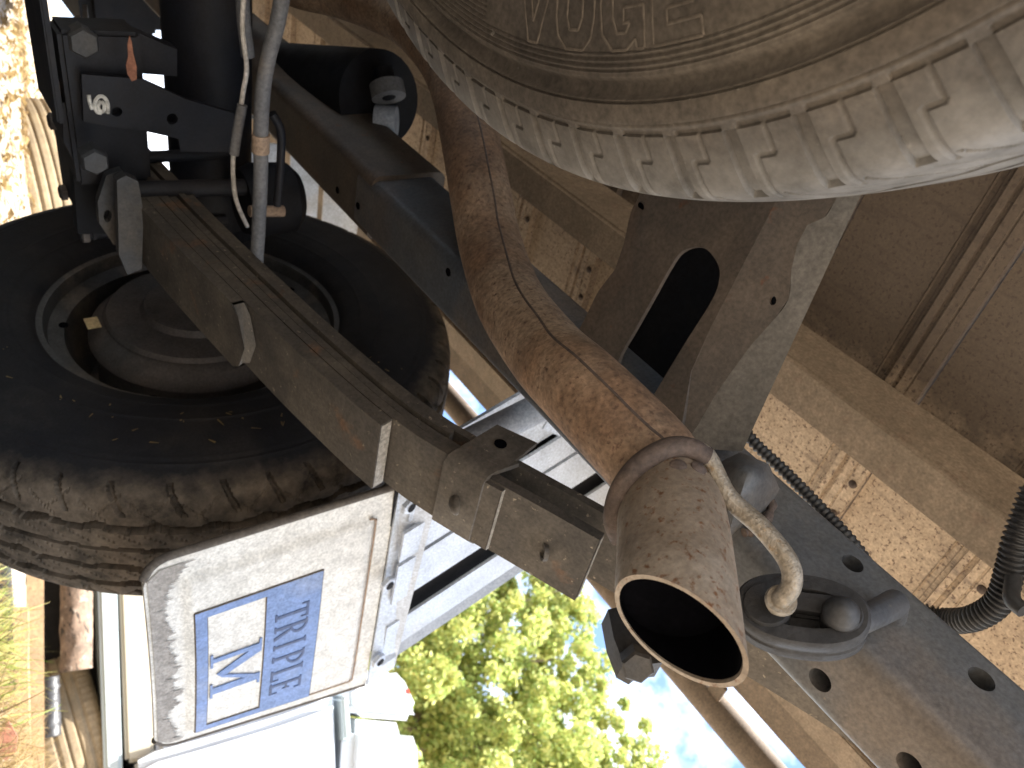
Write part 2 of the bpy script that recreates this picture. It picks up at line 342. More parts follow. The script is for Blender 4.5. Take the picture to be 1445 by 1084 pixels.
# --- chassis rail
XI, XO, ZB, ZT = .34, .403, .372, .450
def rail(name, y0, y1, grow=0, dz=0):
    x0, x1, z0, z1 = XI - grow, XO + grow, ZB - grow + H + dz, ZT + grow + H + dz; r = .010; pr = []
    for cx_, cz_, s0 in ((x1 - r, z0 + r, -90), (x1 - r, z1 - r, 0), (x0 + r, z1 - r, 90), (x0 + r, z0 + r, 180)):
        pr += [(cx_ + r * math.cos(rad(s0 + t)) , cz_ + r * math.sin(rad(s0 + t))) for t in range(0, 91, 15)]
        t = rad(s0 + 90); q = (cx_ + r * math.cos(t) - .002 * math.sin(t), cz_ + r * math.sin(t) + .002 * math.cos(t)); pr.append(q)
        nx = {-90: (x1 - r, z1 - r, 0), 0: (x0 + r, z1 - r, 90), 90: (x0 + r, z0 + r, 180), 180: (x1 - r, z0 + r, -90)}[s0]
        t2 = rad(nx[2]); pr.append((nx[0] + r * math.cos(t2) + .002 * math.sin(t2), nx[1] + r * math.sin(t2) - .002 * math.cos(t2)))
    n = len(pr); bm = bmesh.new(); R_ = [[bm.verts.new((x, y, z)) for x, z in pr] for y in (y0, y1)]
    for i in range(n): bm.faces.new((R_[0][i], R_[0][(i + 1) % n], R_[1][(i + 1) % n], R_[1][i]))
    bm.faces.new(R_[0][::-1]); bm.faces.new(R_[1])
    return frombm(name, bm, 'rail_paint', truck, autos=40)
near = rail('chassis_rail', -.28, .69)
cut = []
for (px, py, kw, ax, r) in [(1203, 795, dict(x=XI), (1, 0, 0), .0072), (1385, 958, dict(x=XI), (1, 0, 0), .0078), (1157, 960, dict(z=ZB), (0, 0, 1), .0075), (1283, 1080, dict(z=ZB), (0, 0, 1), .0075)]:
    p = at(px, py, **kw); cut.append(lathe('cutter', [(-.01, r), (.045, r)], p, ax, 'soot_hole_shade', None, 24))
boolean(near, cut)
near['label'] = 'blue-grey box-section chassis rail with round holes and brown dust'
farr = rail('chassis_rail', .66, 2.3, .005, .006); farr.data.materials.clear(); farr.data.materials.append(MATS['member_paint'])
for (px, py) in [(483, 268), (512, 290), (640, 383)]:
    p = at(px, py, z=ZB - .0); lathe('rivet_hole', [(-.0005, .004), (.0, .004)], (p[0], p[1], ZB + H - .006), (0, 0, -1), 'soot_hole_shade', farr, 12)
# --- crossmember (hat section with a long slot)
NS = (.35, 0, 1); OS = (.34, 0, .398)                       # slightly raked bottom plane
def cs(px, py, dz=0): return on(px, py, NS, (OS[0], OS[1], OS[2] + dz))
cmem = part('crossmember', truck, 'brown-grey pressed crossmember with a long rounded slot')
slot = [(942, 383), (958, 359), (977, 349), (997, 352), (1013, 373), (1015, 394), (1004, 425), (963, 490), (925, 553), (905, 585), (885, 580), (872, 545), (873, 508), (895, 467), (921, 421)]
web = [(935, 200), (905, 270), (890, 300), (880, 345), (868, 380), (845, 410), (830, 440), (812, 475), (800, 520), (830, 600), (930, 660), (960, 640), (962, 600), (975, 525), (1004, 460), (1094, 286), (1130, 200)]
def cm(l): return [Vector(q) for q in catmull([cs(*p) for p in l] + [cs(*l[0])], 4)[:-1]]
up = Vector((.33, 0, .94)) * .004
plate('bottom_web', [cs(*p) for p in web], [cm(slot)], up, 'member_paint', cmem)
# second half rises a little towards the rear
def cs2(px, py):
    a, b = cs(1004, 460), cs(1094, 286); n = (b - a).normalized().cross(Vector((0, 1, -.32)).normalized()); d = Vector(ray(px, py)); o = a - Vector((0, 0, H))
    t = n.dot(o) / n.dot(d); return d * t + Vector((0, 0, H))
rear = [(1094, 286), (1130, 200), (1215, 215), (1177, 286), (1163, 307), (1139, 318), (1125, 345), (1117, 380), (1113, 421), (1094, 449), (1060, 487), (1032, 525), (1008, 560), (985, 600), (962, 632), (962, 600), (975, 525), (1004, 460)]
hl = [[cs2(1090 + 5.5 * math.cos(a), 424 + 7 * math.sin(a)) for a in np.linspace(0, 6.28, 15)[:-1]]]
plate('rear_web', [cs2(*p) for p in rear], hl, up, 'member_paint', cmem)
rl = catmull([cs2(*p) for p in rear[2:15]], 3)
V = []; Fc = []
for i, p in enumerate(rl):
    yy = float(np.interp(i / 3, range(13), [k_[1] for k_ in rear[2:15]])); q = cs2(1228 - (yy - 225) * .460, yy + 4) + Vector((0, -.002, .003))
    V += [tuple(p), tuple(q), tuple(Vector(p) + Vector((0, .002, .002))), tuple(q + Vector((0, .002, .002)))]
for i in range(len(rl) - 1):
    a = 4 * i; Fc += [(a, a + 1, a + 5, a + 4), (a + 2, a + 6, a + 7, a + 3), (a, a + 4, a + 6, a + 2), (a + 1, a + 3, a + 7, a + 5)]
mesh('flange_lip', V, Fc, 'member_paint', cmem, False).data.materials[0] = mat('lip_grey', (.085, .078, .07), (.12, .108, .095), 20, .6, .2, .2)
lfl = catmull([cs(*p) for p in web[:8]], 3); V = []; Fc = []
for p in lfl: V += [tuple(p), tuple(Vector(p) + Vector((0, .016, .055)))]
for i in range(len(lfl) - 1): Fc.append((2 * i, 2 * i + 1, 2 * i + 3, 2 * i + 2))
mesh('front_flange', V, Fc, 'member_paint', cmem, True)
tp = [cs(*p) + Vector((0, 0, .048)) for p in [(905, 230), (868, 380), (812, 475), (830, 600), (930, 660), (985, 565), (1050, 455), (1110, 270)]]
plate('top_web', tp, [], (0, 0, .003), 'black_paint', cmem)
lathe('bolt_hole', [(0, .0032), (.0006, .0032)], cs(905, 291, -.0008), (.33, 0, -.94), 'soot_hole_shade', cmem, 14)
# weld lump and bracket where it meets the rail
br = part('rail_bracket', truck, 'dark folded bracket welded to the chassis rail')
bm = bmesh.new()
pts = [at(1010, 655, x=.318), at(1045, 638, x=.312), at(1085, 655, x=.312), at(1100, 690, x=.325), at(1065, 730, x=.333), at(1030, 745, x=.336), at(1005, 700, x=.33)]
c0 = at(1055, 668, x=.298)
vs_ = [bm.verts.new(p) for p in pts]; vb = [bm.verts.new(p + Vector((.03, .0, .004))) for p in pts]; vc = bm.verts.new(c0)
for i in range(7):
    j = (i + 1) % 7; bm.faces.new((vs_[i], vs_[j], vc)); bm.faces.new((vs_[i], vb[i], vb[j], vs_[j]))
bm.faces.new(vb[::-1])
bmesh.ops.subdivide_edges(bm, edges=bm.edges[:], cuts=1, smooth=.5)
frombm('gusset', bm, 'rail_paint', br, autos=60)
tube('weld_bead', catmull([at(1085, 690, x=.336), at(1088, 720, x=.337), at(1070, 745, x=.338), at(1050, 752, x=.339)], 5), [.003 + .0012 * math.sin(i * 2.1) for i in range(16)], 'weld', br, 8)

# --- leaf spring
spr = part('leaf_spring', truck, 'dusty brown multi-leaf rear spring with stepped square-cut ends')
base = catmull([(1.5, .255), (1.25, .205), (1.0, .183), (.764, .199), (.57, .224), (.47, .240), (.385, .258), (.325, .281), (.215, .333), (.10, .382), (.02, .415), (-.03, .43)], 12)
ys = np.array([b[0] for b in base])[::-1]; zs = np.array([b[1] for b in base])[::-1]
SX0, SX1 = .40, .47
def leaf(off, th, ya, yb, round_end=False, m='spring_steel', n=40, x0=SX0, x1=SX1):
    bm = bmesh.new(); Y = np.linspace(ya, yb, n); rows = []
    for i, y in enumerate(Y):
        y2 = y + .004; dz = (np.interp(y2, ys, zs) - np.interp(y - .004, ys, zs)) / .008; nn = np.array([-dz, 1]); nn /= np.linalg.norm(nn)
        z = np.interp(y, ys, zs); a = np.array([y, z]) + nn * off; b = a + nn * th; ins = 0
        sh = 0
        rows.append([bm.verts.new((xx, q[0] + (round_end and i == 0) * 0, q[1] + H)) for q in (a, b) for xx in (x0, x0 + .008, (x0 + x1) / 2, x1 - .008, x1)])
    for r0, r1 in zip(rows, rows[1:]):
        for k in range(4): bm.faces.new((r0[k], r0[k + 1], r1[k + 1], r1[k])); bm.faces.new((r0[5 + k], r1[5 + k], r1[6 + k], r0[6 + k]))
        bm.faces.new((r0[0], r1[0], r1[5], r0[5])); bm.faces.new((r0[4], r0[9], r1[9], r1[4]))
    for r in (rows[0], rows[-1]):
        bm.faces.new([r[0], r[5], r[6], r[7], r[8], r[9], r[4], r[3], r[2], r[1]])
    if round_end:
        for v in rows[0]:
            t = (v.co.x - (x0 + x1) / 2) / ((x1 - x0) / 2); v.co.y += .022 * abs(t) ** 3; v.co.z -= .004 * abs(t) ** 3
    bevel(bm, .0012, 2, [e for e in bm.edges if len(e.link_faces) == 2 and e.calc_face_angle(0) > .8])
    return frombm('leaf', bm, m, spr, autos=30)
leaf(-.0245, .0110, .555, 1.28, True)                     # short helper leaf
l2 = leaf(-.0130, .0120, .386, 1.30)
leaf(0, .0085, .217, 1.35)
leaf(.0105, .0065, .30, 1.36, x0=SX0 + .002)
leaf(.0190, .0060, .345, 1.38, x0=SX0 - .0015)
leaf(.0272, .0070, -.03, 1.45, x0=SX0 + .0015)                            # main leaf
# bright sawn faces on the cut ends
def face_at(y, off, th, inset=.0012):
    dz = (np.interp(y + .004, ys, zs) - np.interp(y - .004, ys, zs)) / .008; t = np.array([1, dz]); t /= np.linalg.norm(t); nn = np.array([-t[1], t[0]])
    z = np.interp(y, ys, zs); a = np.array([y, z]) + nn * (off + inset * .5) - t * .0006; b = a + nn * (th - inset)
    return mesh('cut_end', [(SX0 + inset, a[0], a[1] + H), (SX1 - inset, a[0], a[1] + H), (SX1 - inset, b[0], b[1] + H), (SX0 + inset, b[0], b[1] + H)], [(0, 1, 2, 3)], 'cut_edge', spr)
face_at(.386, -.0130, .0120); face_at(.217, 0, .0085)
# clamp bracket round the pack
cy0, cy1 = .292, .340
def sz(y): return float(np.interp(y, ys, zs))
def clampz(y, o): return sz(y) + o + H
def ring_strip(name, y0, y1, off0, m, th=.004, legs=.035, x0=SX0 - .006, x1=SX1 + .004):
    prof = [(x1, legs), (x1, off0 + .006), (x1 - .006, off0), (x0 + .01, off0), (x0 + .003, off0 + .003), (x0, off0 + .010), (x0, legs + .004)]
    prof = [(p[0], p[1]) for p in prof]; V = []; Fc = []
    for y in (y0, y1):
        for (x, z) in prof: V.append((x, y, clampz(y, z)))
        for (x, z) in prof:
            cxm = (x0 + x1) / 2; V.append((x + (th if x < cxm else -th) * (1 if z > off0 + .004 else .0), y, clampz(y, z + (th if z <= off0 + .004 else 0))))
    n = len(prof)
    for i in range(n - 1):
        Fc += [(i, i + 1, 2 * n + i + 1, 2 * n + i), (n + i, 3 * n + i, 3 * n + i + 1, n + i + 1), (i, n + i, n + i + 1, i + 1), (2 * n + i, 2 * n + i + 1, 3 * n + i + 1, 3 * n + i)]
    bm = bmesh.new(); vv = [bm.verts.new(v) for v in V]
    for f_ in Fc: bm.faces.new([vv[i] for i in f_])
    return frombm(name, bm, m, spr, autos=45)
ring_strip('clamp', .300, .332, -.0055, 'spring_steel', legs=.022)
# outward tab of the clamp with its hole, and the inner liner plate
pa = clampz(.335, .075); pb = clampz(.29, .075)
tab = [Vector((SX0 - .0062, .333, .286 + H)), Vector((SX0 - .0062, .300, .305 + H)), Vector((SX0 - .009, .311, .343 + H)), Vector((SX0 - .009, .341, .325 + H))]
plate('clamp_tab', tab, [], (.004, 0, 0), 'spring_steel', spr)
cen = (tab[0] + tab[1] + tab[2] + tab[3]) / 4; lathe('clamp_hole', [(0, .0050), (.0006, .0050)], cen + Vector((-.0012, 0, 0)), (-1, 0, 0), 'soot_hole_shade', spr, 18)
V_ = [(SX0 + .002, .304, clampz(.304, -.0040)), (SX1 - .002, .304, clampz(.304, -.0040)), (SX1 - .002, .287, clampz(.287, -.0040)), (SX0 + .002, .287, clampz(.287, -.0040))]
plate('liner_plate', [Vector(v) for v in V_], [], (0, .001, .004), 'spring_steel', spr)
mesh('cut_end', [Vector(V_[3]) + Vector((0, -.0006, .0002)), Vector(V_[2]) + Vector((0, -.0006, .0002)), Vector(V_[2]) + Vector((0, .0002, .0038)), Vector(V_[3]) + Vector((0, .0002, .0038))], [(0, 1, 2, 3)], 'cut_edge', spr)
nrm = Vector((0, .35, -.94))
bolt('rivet', (.437, .315, clampz(.315, -.0056)), nrm, .0085, .006, 'spring_steel', spr, True)
pin = Vector((.438, .247, sz(.247) + H - .0004)); lathe('roll_pin', [(0, .0072), (.0035, .0072), (.0035, .0048), (-.0005, .0048)], pin, (0, .45, -.9), 'spring_steel', spr, 24)
lathe('pin_bore', [(0, .0046), (.0006, .0046)], pin + Vector((0, .0002, -.0004)), (0, .45, -.9), 'soot_hole_shade', spr, 20)
# rear shackle
shk = part('spring_shackle', truck, 'dark shackle with a hex bolt behind the tailpipe')
for x in (SX0 - .012, SX1 + .004):
    plate('side_plate', [Vector((x, y, z + H)) for y, z in [(-.045, .415), (-.02, .40), (.01, .415), (.0, .47), (-.03, .475)]], [], (.007, 0, 0), 'dark_paint', shk)
plate('rear_tab', [at(*p, x=.50) for p in [(858, 860), (900, 850), (940, 900), (935, 935), (908, 938), (898, 946), (880, 936), (866, 900)]], [], (.02, 0, 0), 'dark_paint', shk)
bolt('hex_bolt', at(897, 930, x=.50), (-.5, -.6, -.6), .013, .016, 'dark_paint', shk)
lathe('eye_bush', [(0, .023), (.07, .023)], (SX0, -.03, .445 + H), (1, 0, 0), 'dark_paint', shk, 24)

# --- tailpipe
exh = part('exhaust_tailpipe', truck, 'rusty brown exhaust tailpipe bent over the axle with an open round end')
PD = .054
pp = [(420, -22, 62), (475, -10, 64), (530, 8, 67), (575, 30, 70), (618, 72, 74), (646, 125, 78), (664, 200, 83), (678, 274, 87), (692, 345, 90), (720, 425, 99), (771, 498, 112), (822, 549, 124), (872, 600, 131), (920, 652, 136), (942, 700, 141), (949, 745, 149), (953, 800, 158), (955, 850, 167), (957, 896, 174)]
pc = []
for px, py, w in pp:
    q = ray(px, py) * (F * PD / w); pc.append((q[0], q[1], q[2] + H))
first = [(.25, 1.5, .40 + H), (.25, 1.25, .40 + H), (.245, 1.08, .415 + H)]
pl = catmull(first + pc[:15], 7); tip = catmull(pc[13:], 7)
tube('pipe_run', pl, PD / 2, 'rust_pipe', exh, 40, cap=False)
tipdir = np.array(tip[-1]) - np.array(tip[-8]); tipdir /= np.linalg.norm(tipdir)
tube('pipe_outlet', tip[4:], PD / 2 + .0012, 'pipe_tip', exh, 56, wall=.0022)
tb = [p - tipdir * .004 for p in tip[5:]]
tube('pipe_bore', [np.array(p) for p in tip[2:-8]], PD / 2 - .0016, 'soot_hole_shade', exh, 40, cap=True)
tube('soot_lining', [np.array(p) for p in tip[5:-1]] + [np.array(tip[-1]) - tipdir * .0012], PD / 2 - .0012, 'soot_hole_shade', exh, 56, wall=.0006)
def oblique(o):
    e = np.array(tip[-1]); right = Rm[:, 0] - tipdir * (Rm[:, 0] @ tipdir); right /= np.linalg.norm(right)
    for v_ in o.data.vertices:
        q = np.array(v_.co) - e; t = q @ tipdir; w = min(1, max(0, (t + .05) / .05)); v_.co = Vector(np.array(v_.co) + tipdir * w * (.62 * (q @ right) - .002))
for o in exh.children:
    if o.name.split('.')[0] in ('pipe_outlet', 'soot_lining'): oblique(o)
# dark welded seam along the pipe
camp = np.array([0, 0, H]); sm = []
full = list(pl) + list(tip[9:-2])
for i in range(16, len(full) - 1):
    p = np.array(full[i]); t = np.array(full[i + 1]) - np.array(full[i - 1]); t /= np.linalg.norm(t); v = camp - p; v -= t * (v @ t); v /= np.linalg.norm(v); s = np.cross(v, t)
    a = rad(24); o = p + (PD / 2 - .0006) * (math.cos(a) * v + math.sin(a) * s)
    sm.append(o)
tube('seam', sm, .0011, 'weld', exh, 8)
# ring hanger rod, rubber mount
fl0 = np.array(pc[14]); tdir = np.array(pc[15]) - np.array(pc[13]); tdir /= np.linalg.norm(tdir)
v = camp - fl0; v -= tdir * (v @ tdir); v /= np.linalg.norm(v); s = np.cross(v, tdir)
def onring(a, r, dz=0): return fl0 + tdir * dz + r * (math.cos(a) * v + math.sin(a) * s)
e1 = np.array(at(1027, 700, d=.402)); e2 = np.array(at(1075, 745, d=.394)); e3 = np.array(at(1112, 792, d=.386)); e4 = np.array(at(1117, 825, d=.384)); e5 = np.array(at(1103, 846, d=.388)); e6 = np.array(at(1095, 858, d=.402))
sgn = 1 if (np.array(onring(1, .03)) - fl0) @ (e1 - fl0) > 0 else -1
arc = [onring(sgn * a, PD / 2 + .0045, dz) for a, dz in [(-1.75, .014), (-1.3, .012), (-.8, .007), (-.3, .001), (.2, -.004), (.6, -.005), (.95, -.002)]]
tube('hanger_ring', catmull(arc, 8), .0056, 'weld', exh, 16)
tube('hanger_rod', catmull([arc[5], arc[6], e1, e2, e3, e4, e5, e6], 10), .0051, 'hanger_steel', exh, 20)
lathe('rod_collar', [(0, .0075), (.002, .0080), (.0045, .0072)], e5 + (e6 - e5) * .25, e5 - e6, 'hanger_steel', exh, 24)
for a in (.35, .75): lathe('weld_blob', [(0, .005), (.003, .0045), (.0045, .002)], onring(sgn * a, PD / 2 - .001, .006), onring(sgn * a, 1) - fl0, 'weld', exh, 12)
rub = part('exhaust_rubber', truck, 'black oval rubber exhaust mount on two pins')
c = np.array(at(1130, 868, d=.405)); view = c - camp; view /= np.linalg.norm(view)
ia = np.array(at(1215, 896, d=.405)) - np.array(at(1045, 845, d=.405)); La = np.linalg.norm(ia); ia /= La
nrmv = -view + .55 * np.array(Rm[:, 1]) * -1 + .10 * np.array(Rm[:, 0]); nrmv /= np.linalg.norm(nrmv); ia -= nrmv * (ia @ nrmv); ia /= np.linalg.norm(ia); ib = np.cross(nrmv, ia)
def orub(u, w, n_): return Vector(c + ia * u + ib * w + nrmv * n_)
def oval(ru, rw, n=40, pw=2.3, off=(0, 0)):
    o = []
    for k in range(n):
        t = 2 * math.pi * k / n; cu, su = math.cos(t), math.sin(t)
        o.append((off[0] + ru * math.copysign(abs(cu) ** (2 / pw), cu), off[1] + rw * math.copysign(abs(su) ** (2 / pw), su)))
    return o
hu, hw = La / 2 * 1.0, La / 2 * .60
lay = [(-.012, .93), (-.0105, 1.0), (-.004, 1.0), (-.003, .965), (.0, .965), (.001, 1.0), (.007, 1.0), (.009, .95)]
V = []; Fc = []; n = 48
for z, k in lay:
    for u, w in oval(hu * k, hw * k, n): V.append(orub(u, w, z))
for i in range(len(lay) - 1):
    for k in range(n): Fc.append((i * n + k, i * n + (k + 1) % n, (i + 1) * n + (k + 1) % n, (i + 1) * n + k))
Fc.append(tuple(reversed(range(n))))
b0 = len(V) - n
# front face as a rim plus a sunk middle panel
inn = [(a * .62, b_ * .55) for a, b_ in oval(hu, hw, n, 2.6)]
i0 = len(V); V += [orub(u, w, .009) for u, w in inn]; i1 = len(V); V += [orub(u * .93, w * .9, -.002) for u, w in inn]
for k in range(n):
    kk = (k + 1) % n; Fc += [(b0 + k, b0 + kk, i0 + kk, i0 + k), (i0 + k, i0 + kk, i1 + kk, i1 + k)]
Fc.append(tuple(i1 + k for k in range(n)))
o = mesh('body', V, Fc, 'rubber', rub, True); sharp(o, 35)
for (u, r1, nm) in ((-hu * .52, hw * .62, 'front_boss'), (hu * .58, hw * .5, 'rear_boss')):
    lathe(nm, [(-.006, r1), (.0095, r1), (.0115, r1 * .93)], orub(u, -.001, 0), nrmv, 'rubber', rub, 28)
bm = bmesh.new(); bmesh.ops.create_cube(bm, size=1)
for v_ in bm.verts: v_.co = orub(.006 + v_.co.x * hu * .62, .004 + v_.co.y * .007, .003 + v_.co.z * .010)
bevel(bm, .0015, 2); frombm('spoke', bm, 'rubber', rub, autos=40)
tube('moulded_mark', [orub(-hu * .35 + .0035 * i, hw * .79, .0093) for i in range(5)], .0007, 'rubber', rub, 6)
pk = np.array(orub(hu * .55, -.003, .008))
lathe('pin_head', [(0, .0058), (.004, .0088), (.008, .0085), (.014, .0045), (.0155, .0015)], pk, nrmv, 'dark_paint', rub, 24)
rb = np.array(at(1262, 866, x=XI)); tube('rail_pin', [pk - nrmv * .004, pk - nrmv * .018, rb + np.array([-.012, .002, -.008]), rb + np.array([.004, 0, 0])], [.006, .0065, .0085, .0085], 'rail_paint', rub, 18)

# --- axle
AY, AZ = .91, .292
axl = part('rear_axle', truck, 'black rear axle tube with brackets in deep shade')
lathe('axle_tube', [(0, .047), (1.03, .047)], (-.42, AY, AZ + H), (1, 0, 0), 'axle_paint', axl, 36)
lathe('differential', [(-.17, .03), (-.16, .07), (-.12, .11), (-.05, .14), (.04, .145), (.11, .12), (.15, .07), (.16, .03)], (-.10, AY, AZ + H), (0, 1, 0), 'axle_paint', axl, 32)
lathe('axle_flange', [(0, .05), (.004, .065), (.02, .065), (.024, .05)], (.50, AY, AZ + H), (1, 0, 0), 'axle_paint', axl, 32)
# bracket with the chalk mark, facing the rear
BY = .80
bpl = [(115, 105), (200, 112), (262, 140), (330, 160), (330, 215), (255, 214), (252, 196), (180, 180), (178, 182), (118, 172)]
plate('shock_bracket', [at(*p, y=BY) for p in bpl], [[at(165 + 8 * math.cos(a), 158 + 7 * math.sin(a), y=BY) for a in np.linspace(0, 6.28, 13)[:-1]], [at(243 + 8 * math.cos(a), 168 + 8 * math.sin(a), y=BY) for a in np.linspace(0, 6.28, 13)[:-1]]], (0, .006, 0), 'axle_paint', axl)
for pts_ in ([(125, 134), (127, 145), (130, 154)], [(143, 160), (137, 158), (134, 150), (135, 142), (139, 137), (144, 136), (149, 140), (152, 148), (152, 160)], [(143, 143), (147, 148), (147, 155), (143, 158), (139, 154), (139, 147), (143, 143)]):
    tube('chalk_mark', catmull([at(*p, y=BY - .0006) for p in pts_], 4), .0018, 'chalk', axl, 6)
box('bracket_top', (.20, BY + .002, .118 + H), (.33, AY - .02, .124 + H), 'axle_paint', axl)
# spring seat plate, U-bolts
box('spring_seat', (.388, AY - .062, .140 + H), (.482, AY + .075, .150 + H), 'axle_paint', axl, .003)
for y in (AY - .052, AY + .052):
    for x in (.392, .478): tube('u_bolt', [(x, y, .132 + H), (x, y, AZ + H)], .0065, 'axle_paint', axl, 12)
    for x in (.392, .478): bolt('nut', (x, y, .140 + H), (0, 0, -1), .010, .007, 'drum_grey', axl)
plate('spring_plate', [at(*p, y=.76) for p in [(165, 255), (178, 248), (195, 256), (203, 300), (200, 380), (180, 388), (168, 360)]], [], (0, .012, 0), 'dark_paint', axl)
plate('shock_eye', [at(*p, y=.79) for p in [(138, 285), (150, 248), (172, 240), (180, 260), (180, 350), (160, 345), (140, 315)]], [[at(152 + 6 * math.cos(a), 305 + 9 * math.sin(a), y=.79) for a in np.linspace(0, 6.28, 11)[:-1]]], (0, .01, 0), 'dark_paint', axl)
bolt('nut', at(128, 218, y=.785), (0, -1, 0), .013, .02, 'dark_paint', axl)
bolt('nut', at(112, 52, y=.83), (0, -1, 0), .014, .02, 'dark_paint', axl)
plate('anchor_plate', [at(*p, y=.84) for p in [(70, 112), (84, 115), (100, 140), (100, 175), (78, 160)]], [], (0, .008, 0), 'member_paint', axl)
plate('lower_arm', [at(*p, y=.83) for p in [(78, 50), (110, 46), (190, 45), (250, 70), (250, 108), (150, 100), (95, 68)]], [], (0, .02, 0), 'axle_paint', axl)
box('bracket_web', (.25, .815, .13 + H), (.40, .86, .20 + H), 'axle_paint', axl, .004)
plate('pad_side', [at(*p, y=.825) for p in [(88, 145), (115, 148), (120, 215), (105, 230), (90, 200)]], [], (0, .05, 0), 'axle_paint', axl)
plate('wheel_side_plate', [at(*p, y=.845) for p in [(105, 190), (150, 185), (160, 330), (110, 330), (104, 250)]], [], (0, .02, 0), 'black_paint', axl)
tube('cross_tube', [at(190, 268, y=.79), at(420, 262, y=.79)], .009, 'axle_paint', axl, 14)
bpd = at(395, 280, y=.80); lathe('bump_rubber', [(-.045, .036), (-.03, .042), (.01, .04), (.02, .03)], bpd, (0, 0, 1), 'black_paint', axl, 28)
tube('cable_clip', [at(352, 298, y=.74), at(400, 298, y=.74)], .006, 'tape_tan', axl, 10)

# --- shock absorber, fuel tank and other dark shapes ahead of the axle
sh = part('shock_absorber', truck, 'black shock absorber body with grey upper bush')
a_, b_ = at(378, 118, d=1.12), at(536, 140, d=.93)
tube('body', [a_, b_], .056, 'black_paint', sh, 28)
tube('bush', [at(545, 118, d=.90), at(549, 138, d=.90)], .02, 'hose_grey', sh, 18)
lathe('eye_bolt', [(0, .012), (.03, .012), (.034, .008)], at(540, 98, d=.90), Vector(ray(545, 118)) - Vector(ray(540, 96)), 'black_paint', sh, 10)
tube('gusset', [at(530, 170, d=.92), at(560, 172, d=.92)], .018, 'guard_grey', sh, 12)
box('fuel_tank', (-.55, 1.25, .24 + H), (.18, 2.0, .45 + H), 'black_paint', truck, .03, 4)
box('tank_strap', (.235, 1.3, .42 + H), (.30, 1.36, .74 + H), 'black_paint', truck, .004)
lathe('drive_shaft', [(0, .035), (1.6, .035)], (-.10, 1.05, AZ + H), (0, 1, .02), 'axle_paint', truck, 24)

# --- brake hose and cables
hz = part('brake_hose', truck, 'grey brake hose with a tan tape band hanging by the axle')
hp = [(402, -30), (392, 30), (379, 80), (371, 130), (368, 190), (368, 240), (366, 300), (362, 372)]
tube('hose', catmull([at(*p, y=.66) for p in hp], 8), .0066, 'hose_grey', hz, 16)
tube('tape_band', [at(368, 190, y=.66), at(368, 215, y=.66)], .0079, 'tape_tan', hz, 16)
tube('parking_cable', catmull([at(*p, y=.70) for p in [(345, -20), (342, 40), (348, 95), (343, 130), (338, 165), (330, 210), (329, 250), (334, 285), (349, 320)]], 8), .0022, 'cable_white', truck, 10)
tube('cable_sheath', [at(*p, y=.698) for p in [(342, 148), (335, 185), (330, 218)]], .0046, 'hose_grey', truck, 12)
tube('wiring_loom', catmull([at(*p, y=.72) for p in [(342, -20), (344, 30), (350, 80)]], 6), .006, 'hose_grey', truck, 10)
tube('brake_pipe', catmull([at(*p, y=.68) for p in [(384, 160), (396, 185), (396, 230), (391, 290)]], 8), .004, 'axle_paint', truck, 10)
tube('breather_wire', catmull([at(*p, y=.85) for p in [(160, 35), (190, 60), (215, 73), (248, 78)]], 6), .0012, 'cable_white', truck, 6)

# --- tray: floor panels, runners, side beam, rope rail
ZF = .76
tray_x0, tray_x1 = -1.0, .83
PER = .155; y0 = .21 - 2 * PER
def floor_profile(y, w):
    """underside of one roll-formed plank, from its lapped ledge (rear) to the next"""
    z = ZF; t = .0016
    lo = [(0, 0), (.0, -.010), (.012, -.0105), (.0128, -.0090), (.0142, -.0090), (.015, -.0105), (.0235, -.0105), (.0245, -.006), (.0285, -.006), (.0295, -.0105), (.036, -.0105), (.038, -.003), (.0425, -.003), (.044, 0.0), (.049, .0005), (.0505, -.0012), (.052, .0005), (w - .0015, .0005)]
    u = [(a, b + t + .012) for a, b in ((w - .0015, 0), (0, 0))]
    return [(y + a, z + b + H) for a, b in lo + u]
for i in range(-1, 15):
    y = y0 + i * PER
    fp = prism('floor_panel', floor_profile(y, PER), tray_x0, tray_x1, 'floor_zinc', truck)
    if -1 < i < 10:
        for x in (.515, .562, .70, .74):
            bolt('bolt', (x, y + .006, ZF - .0105 + H), (0, 0, -1), .0048, .003, 'weld', fp, True)
rn = .390, .441, .672
def runner(x0, x1):
    o = box('tray_runner', (x0, -.30, rn[2] + H), (x1, 2.2, ZF - .0118 + H), 'runner_dust', truck, .004, 3); return o
runner(rn[0], rn[1])['label'] = 'tan dusty runner lying along the chassis under the tray floor'
runner(-.79, -.74)
box('runner_spacer', (.35, -.2, .447 + H), (.40, -.15, .671 + H), 'dark_paint', truck, .003)
sb = box('side_beam', (.832, -.31, .742 + H), (.893, 2.2, .80 + H), 'beam_brown', truck, .004, 3)
box('beam_lip', (.782, -.31, .727 + H), (.826, 2.2, .7415 + H), 'runner_dust', truck, .002)
rr = tube('rope_rail', [(.945, -.31, .738 + H), (.945, 2.2, .738 + H)], .0215, 'beam_brown', truck, 24); rr['label'] = 'dark round rope rail along the edge of the tray'
for y in (-.25, .20, .46, .95, 1.5): box('rail_stand_off', (.895, y, .733 + H), (.926, y + .022, .739 + H), 'beam_brown', truck, .001)
for y in (-.02, .06, .215, .37): box('floor_cleat', (.70, y, ZF - .030 + H), (.781, y + .035, ZF - .0113 + H), 'runner_dust', truck, .002)
box('rear_sill', (-1.0, -.37, .70 + H), (.893, -.312, .80 + H), 'beam_brown', truck, .004)

